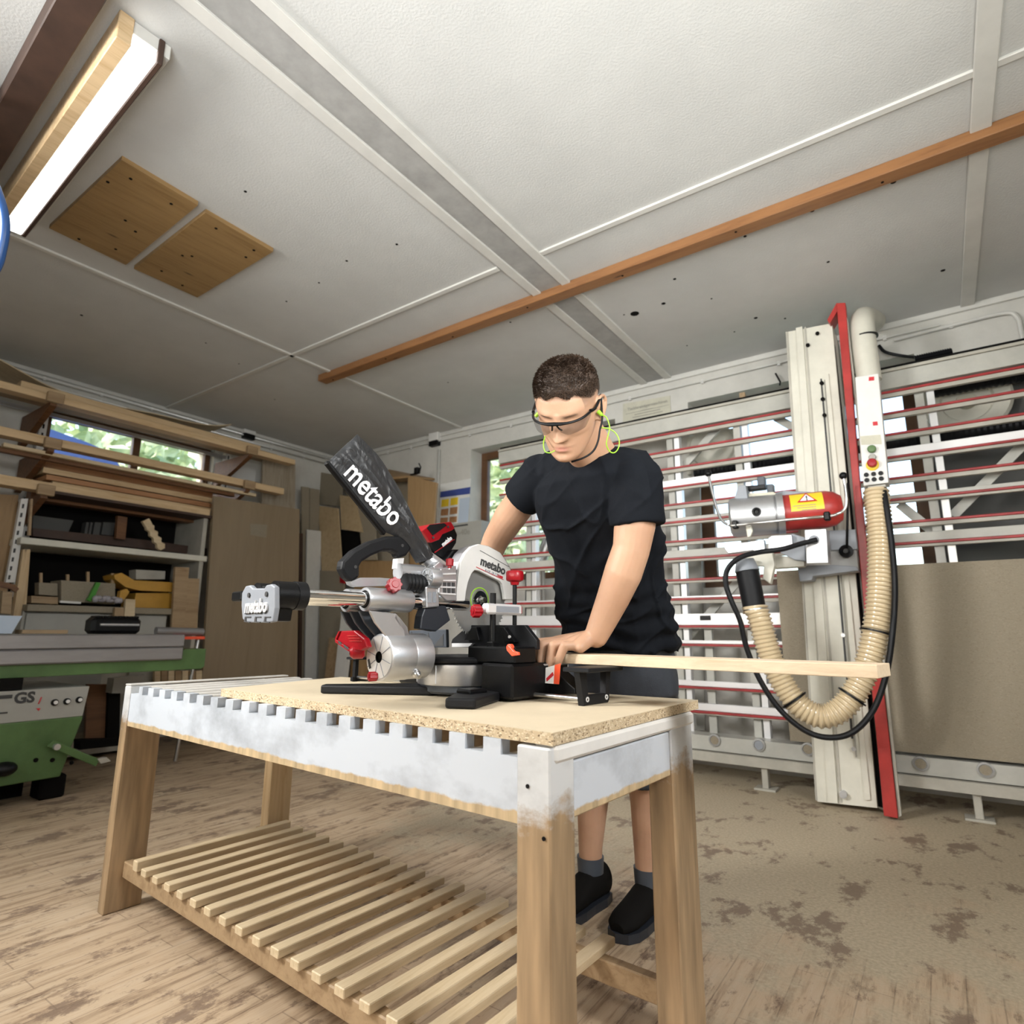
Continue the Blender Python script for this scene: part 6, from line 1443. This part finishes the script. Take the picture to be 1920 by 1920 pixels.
for k in range(15000):
    th = rnH.random()*2*pi; u = rnH.random(); zl = hairline(th); z = zl+(.119-zl)*(1-(1-u)**1.6)
    x, y, zz = headpt(th, z)
    if k % 25 == 0: f_ = rnH.random(); x, y, zz = x*f_*.4, -.01+(y+.01)*f_*.4, .1195
    n3 = Vector((x/.0765**2, (y+.006)/.093**2, max(z, 0)/.11**2)).normalized(); g = hthick(th, z)
    top = max(0, min(1, (z-.05)/.05)); ln = .003+.0085*top*(.6+.8*rnH.random())
    cl_ = mn.noise(Vector((x, y, z))*38)*1.2
    d = (n3*(.40+.3*rnH.random())+Vector((cl_*.5+rnH.gauss(0, .2), .75+rnH.gauss(0, .2), .1))*(1 if z > .06 else .3)+Vector((0, 0, -.5*(1-top)))).normalized()
    p0 = Vector((x, y, zz))+n3*(g*.75); p1 = p0+d*ln; sd = d.cross(n3).normalized()*.0008; pm = p0.lerp(p1, .55)+n3*.0012
    st.add([Hd(*(p0-sd)), Hd(*(p0+sd)), Hd(*(pm+sd*.9)), Hd(*(pm-sd*.9)), Hd(*p1)], [(0, 1, 2, 3), (3, 2, 4)])
so_ = st.build('hair_strands', 'hair_strand', hair, norecalc=True); so_['kind'] = 'stuff'
# ---- safety glasses
gl_ = MB(); ng = 30; top_, bot_ = [], []
def gp_(u, dz, out=0.):   # u in -1..1 across
    x = .073*sin(u*1.25)/sin(1.25); y = .113-.052*(u*u)-.012*u**4+out; z = .017+dz
    return Hd(x, y, z)
rowz = (0, .25, .5, .75, 1)
for s_ in (-1, 1):
    vs = []; n1 = 16
    for i in range(n1+1):
        u = s_*(.13+(1.0-.13)*i/n1); f = i/n1; lo = -.030*(1-.25*f)*(1-.75*max(0, (f-.75)/.25))*(.62+.38*min(1, f*5)); hi = .004+.003*f
        for r in rowz: vs.append(gp_(u, hi+(lo-hi)*r, .004*sin(pi*r)))
    fs = [(i*5+r, i*5+r+1, (i+1)*5+r+1, (i+1)*5+r) for i in range(n1) for r in range(4)]
    gl_.add(vs, fs, True)
gls = gl_.build('lenses', 'lens', man)
fr = [gp_(-1+2*i/24, .007-.002*abs(-1+2*i/24), .003) for i in range(25)]
fm = MB().tube(fr, [.0030+.0022*G(-1+2*i/24, .25) for i in range(25)], 8)
for s_ in (-1, 1):
    fm.tube(smooth_pts([gp_(s_*1.0, .007, .003), Hd(s_*.079, .035, .020), Hd(s_*.082, .008, .024), Hd(s_*.083, -.020, .030)], 4), [.0042]*3+[.0036]*10, 8)
    fm.tube([gp_(s_*.05, .004, .002), gp_(s_*.09, -.010, -.004), gp_(s_*.13, -.018, -.010)], .0022, 8)
fm.build('glasses_frame', 'black_plastic', gls)
for s_ in (-1, 1): MB().tube([Hd(s_*.078, .004, -.005), Hd(s_*.088, .010, -.012)], [.0055, .0045], 12).build('earplug', 'lime', man)
cpts = [Hd(.088, .010, -.012), P(1137, 783, 1.46), P(1143, 800, 1.46), P(1140, 817, 1.46), P(1137, 832, 1.46), P(1142, 845, 1.47), P(1151, 849, 1.47), P(1159, 841, 1.47), P(1161, 826, 1.47), P(1154, 812, 1.47), P(1142, 804, 1.47), P(1127, 802, 1.48)]
MB().tube(smooth_pts(cpts, 5), .0015, 8).build('earplug_cord', 'lime', man)
MB().tube(smooth_pts([P(1022, 818, 1.48), P(1019, 832, 1.47), P(1022, 846, 1.465), P(1031, 849, 1.465), P(1040, 845, 1.47)], 5), .0015, 8).build('earplug_cord', 'lime', man)
MB().tube(smooth_pts([Hd(.083, -.020, .030)-Uh*.0, P(1129, 785, 1.475), P(1125, 805, 1.475), P(1121, 828, 1.475), P(1112, 846, 1.475), P(1095, 858, 1.48), P(1072, 866, 1.50)], 5), .0026, 8).build('glasses_strap', 'black_soft', man)
# ---- t-shirt
tm = MB()
trs = [(1162, 1222, 1.85, .190, .138), (1160, 1205, 1.845, .193, .140), (1153, 1165, 1.82, .188, .134), (1142, 1110, 1.785, .178, .126), (1130, 1050, 1.75, .174, .122), (1121, 995, 1.71, .182, .126), (1117, 950, 1.685, .192, .130), (1114, 912, 1.66, .190, .118), (1115, 888, 1.65, .160, .098), (1119, 872, 1.645, .115, .082), (1122, 864, 1.64, .083, .074)]
ell_loft(tm, [(P(x, y, d), a, b_, LT, FT) for x, y, d, a, b_ in trs], 44)
tm.capsule(P(1172, 890, 1.585), P(1192, 900, 1.56), .070, .070); tm.capsule(P(1040, 885, 1.75), P(1024, 894, 1.775), .066, .064)
tm.capsule(P(1120, 880, 1.645), P(1185, 888, 1.57), .066, .068); tm.capsule(P(1112, 878, 1.65), P(1040, 884, 1.75), .066, .066)
def sleeve(mb, p, q, r0, r1, n=30):
    d = (q-p).normalized(); mb.tube([p-d*r0*.6, p-d*r0*.3, p, p.lerp(q, .5), q-d*.004, q], [r0*.6, r0*.9, r0, (r0+r1)/2, r1, r1-.003], n)
sleeve(tm, P(1190, 893, 1.56), P(1196, 984, 1.545), .074, .070); sleeve(tm, P(1024, 888, 1.775), P(976, 937, 1.835), .072, .064)
def folds(p, n):
    u = (p-H0).dot(RH); v = p.z; w = (p-H0).dot(WH)
    q = Vector((u*9+v*3.2, v*2.2, w*4)); f = (1-2*abs(mn.noise(q)))*.009+mn.noise(q*2.1+Vector((5, 3, 1)))*.008-.006
    r1 = 1-2*abs(mn.noise(Vector((u*15+v*5, v*3.0+2, w*6)))); r2 = 1-2*abs(mn.noise(Vector((u*11-v*9+4, v*4.0, w*5+3))))
    f += max(0, r1)**5*.010+max(0, r2)**6*.009-.003
    # diagonal pull from the shoulder to the opposite hip, bunching above the hem
    f += .0065*sin((u*1.0+v*.45)*58+4*mn.noise(Vector((u, v, w))*3))*max(0, min(1, (v-.95)/.1))*max(0, min(1, (1.30-v)/.1))
    f *= 1-.62*max(0, min(1, (v-1.20)/.06))
    for hc_ in (P(1196, 984, 1.545), P(976, 937, 1.835)): f *= min(1, .25+max(0, ((p-hc_).length-.075))/.08)
    low = max(0, min(1, (1.06-v)/.12)); f += low*.010*sin(v*105+9*mn.noise(Vector((u*4, v*2, w*4))))*(.5+.5*mn.noise(Vector((u*7, 3, w*7))))
    return f
# neck opening: carve by keeping the shirt below a plane round the neck
me = bake(tm, .0052, 2, folds)
shirt = put(me, 't_shirt', 'cotton_navy', man)
nc = P(1121, 866, 1.64)
nk_ax = (Hd(0, -.02, -.06)-nb0).normalized(); lx = nk_ax.cross(LT).normalized(); ly = lx.cross(nk_ax)
colr = [nb0+nk_ax*.018+(ly*cos(2*pi*i/28)*.078+lx*sin(2*pi*i/28)*.076)+UP*(-.012*sin(2*pi*i/28+.3)) for i in range(29)]
MB().tube(colr, .0085, 10, caps=False).build('collar', 'cotton_navy', shirt)
hb2 = P(1249, 1159, 1.70); tgq = [P(1239, 1156, 1.705), P(1243, 1153, 1.705), P(1250, 1163, 1.705), P(1246, 1166, 1.705)]
MB().prism(tgq, WH*.02).build('side_label', 'old_paper', shirt)
# ---- shorts
sm_ = MB()
ell_loft(sm_, [(P(1165, 1300, 1.87), .178, .128, LT, FT), (P(1164, 1255, 1.87), .182, .130, LT, FT), (P(1161, 1222, 1.855), .172, .122, LT, FT), (P(1159, 1200, 1.845), .165, .118, LT, FT)], 40)
for nm, zt in (('L', .415), ('R', .47)):
    hip, kn_, an = legs[nm]; d = (an-kn_).normalized(); ke = kn_+(kn_-an).normalized()*-(.48-zt)
    sm_.tube([hip+UP*.06, hip, hip.lerp(kn_, .5), kn_, ke], [.10, .106, .092, .078, .074], 28)
def f2(p, n): q = p*7; return mn.noise(Vector((q.x, q.y, q.z*2.2)))*.009+mn.noise(q*3)*.003
me = bake(sm_, .007, 3, f2); shorts = put(me, 'shorts', 'shorts_cloth', man)
pk = [P(1198, 1277, 1.73), P(1256, 1280, 1.76), P(1258, 1286, 1.76), P(1199, 1283, 1.73)]
# ---- shoes
for nm in ('L', 'R'):
    hip, kn_, an = legs[nm]; sh = MB(); t0 = Vector((an.x, an.y, 0)); sd_ = FT.cross(UP).normalized()
    rings = []
    for f, w, h_ in ((-.085, .026, .075), (-.07, .040, .105), (-.02, .045, .115), (.04, .046, .098), (.09, .050, .072), (.14, .050, .055), (.175, .040, .045), (.19, .022, .032)):
        rings.append((t0+FT*f+UP*(h_/2+.018), w, h_/2, sd_, UP))
    ell_loft(sh, rings, 24); so2 = sh.build('shoe', 'dark', man)
    sl = MB()
    out = [t0+FT*f+sd_*w for f, w in ((-.092, 0), (-.08, .032), (-.03, .045), (.04, .046), (.10, .053), (.15, .052), (.185, .036), (.20, 0))]+[t0+FT*f-sd_*w for f, w in ((.185, .036), (.15, .052), (.10, .053), (.04, .046), (-.03, .045), (-.08, .032))]
    sl.prism([p+UP*.001 for p in out], UP*.026).build('sole', 'rubber', so2)
    MB().tube([an+UP*.02-(an-kn_).normalized()*.0, an+UP*.07], [.043, .046], 20).build('sock', 'grey_plastic', so2)
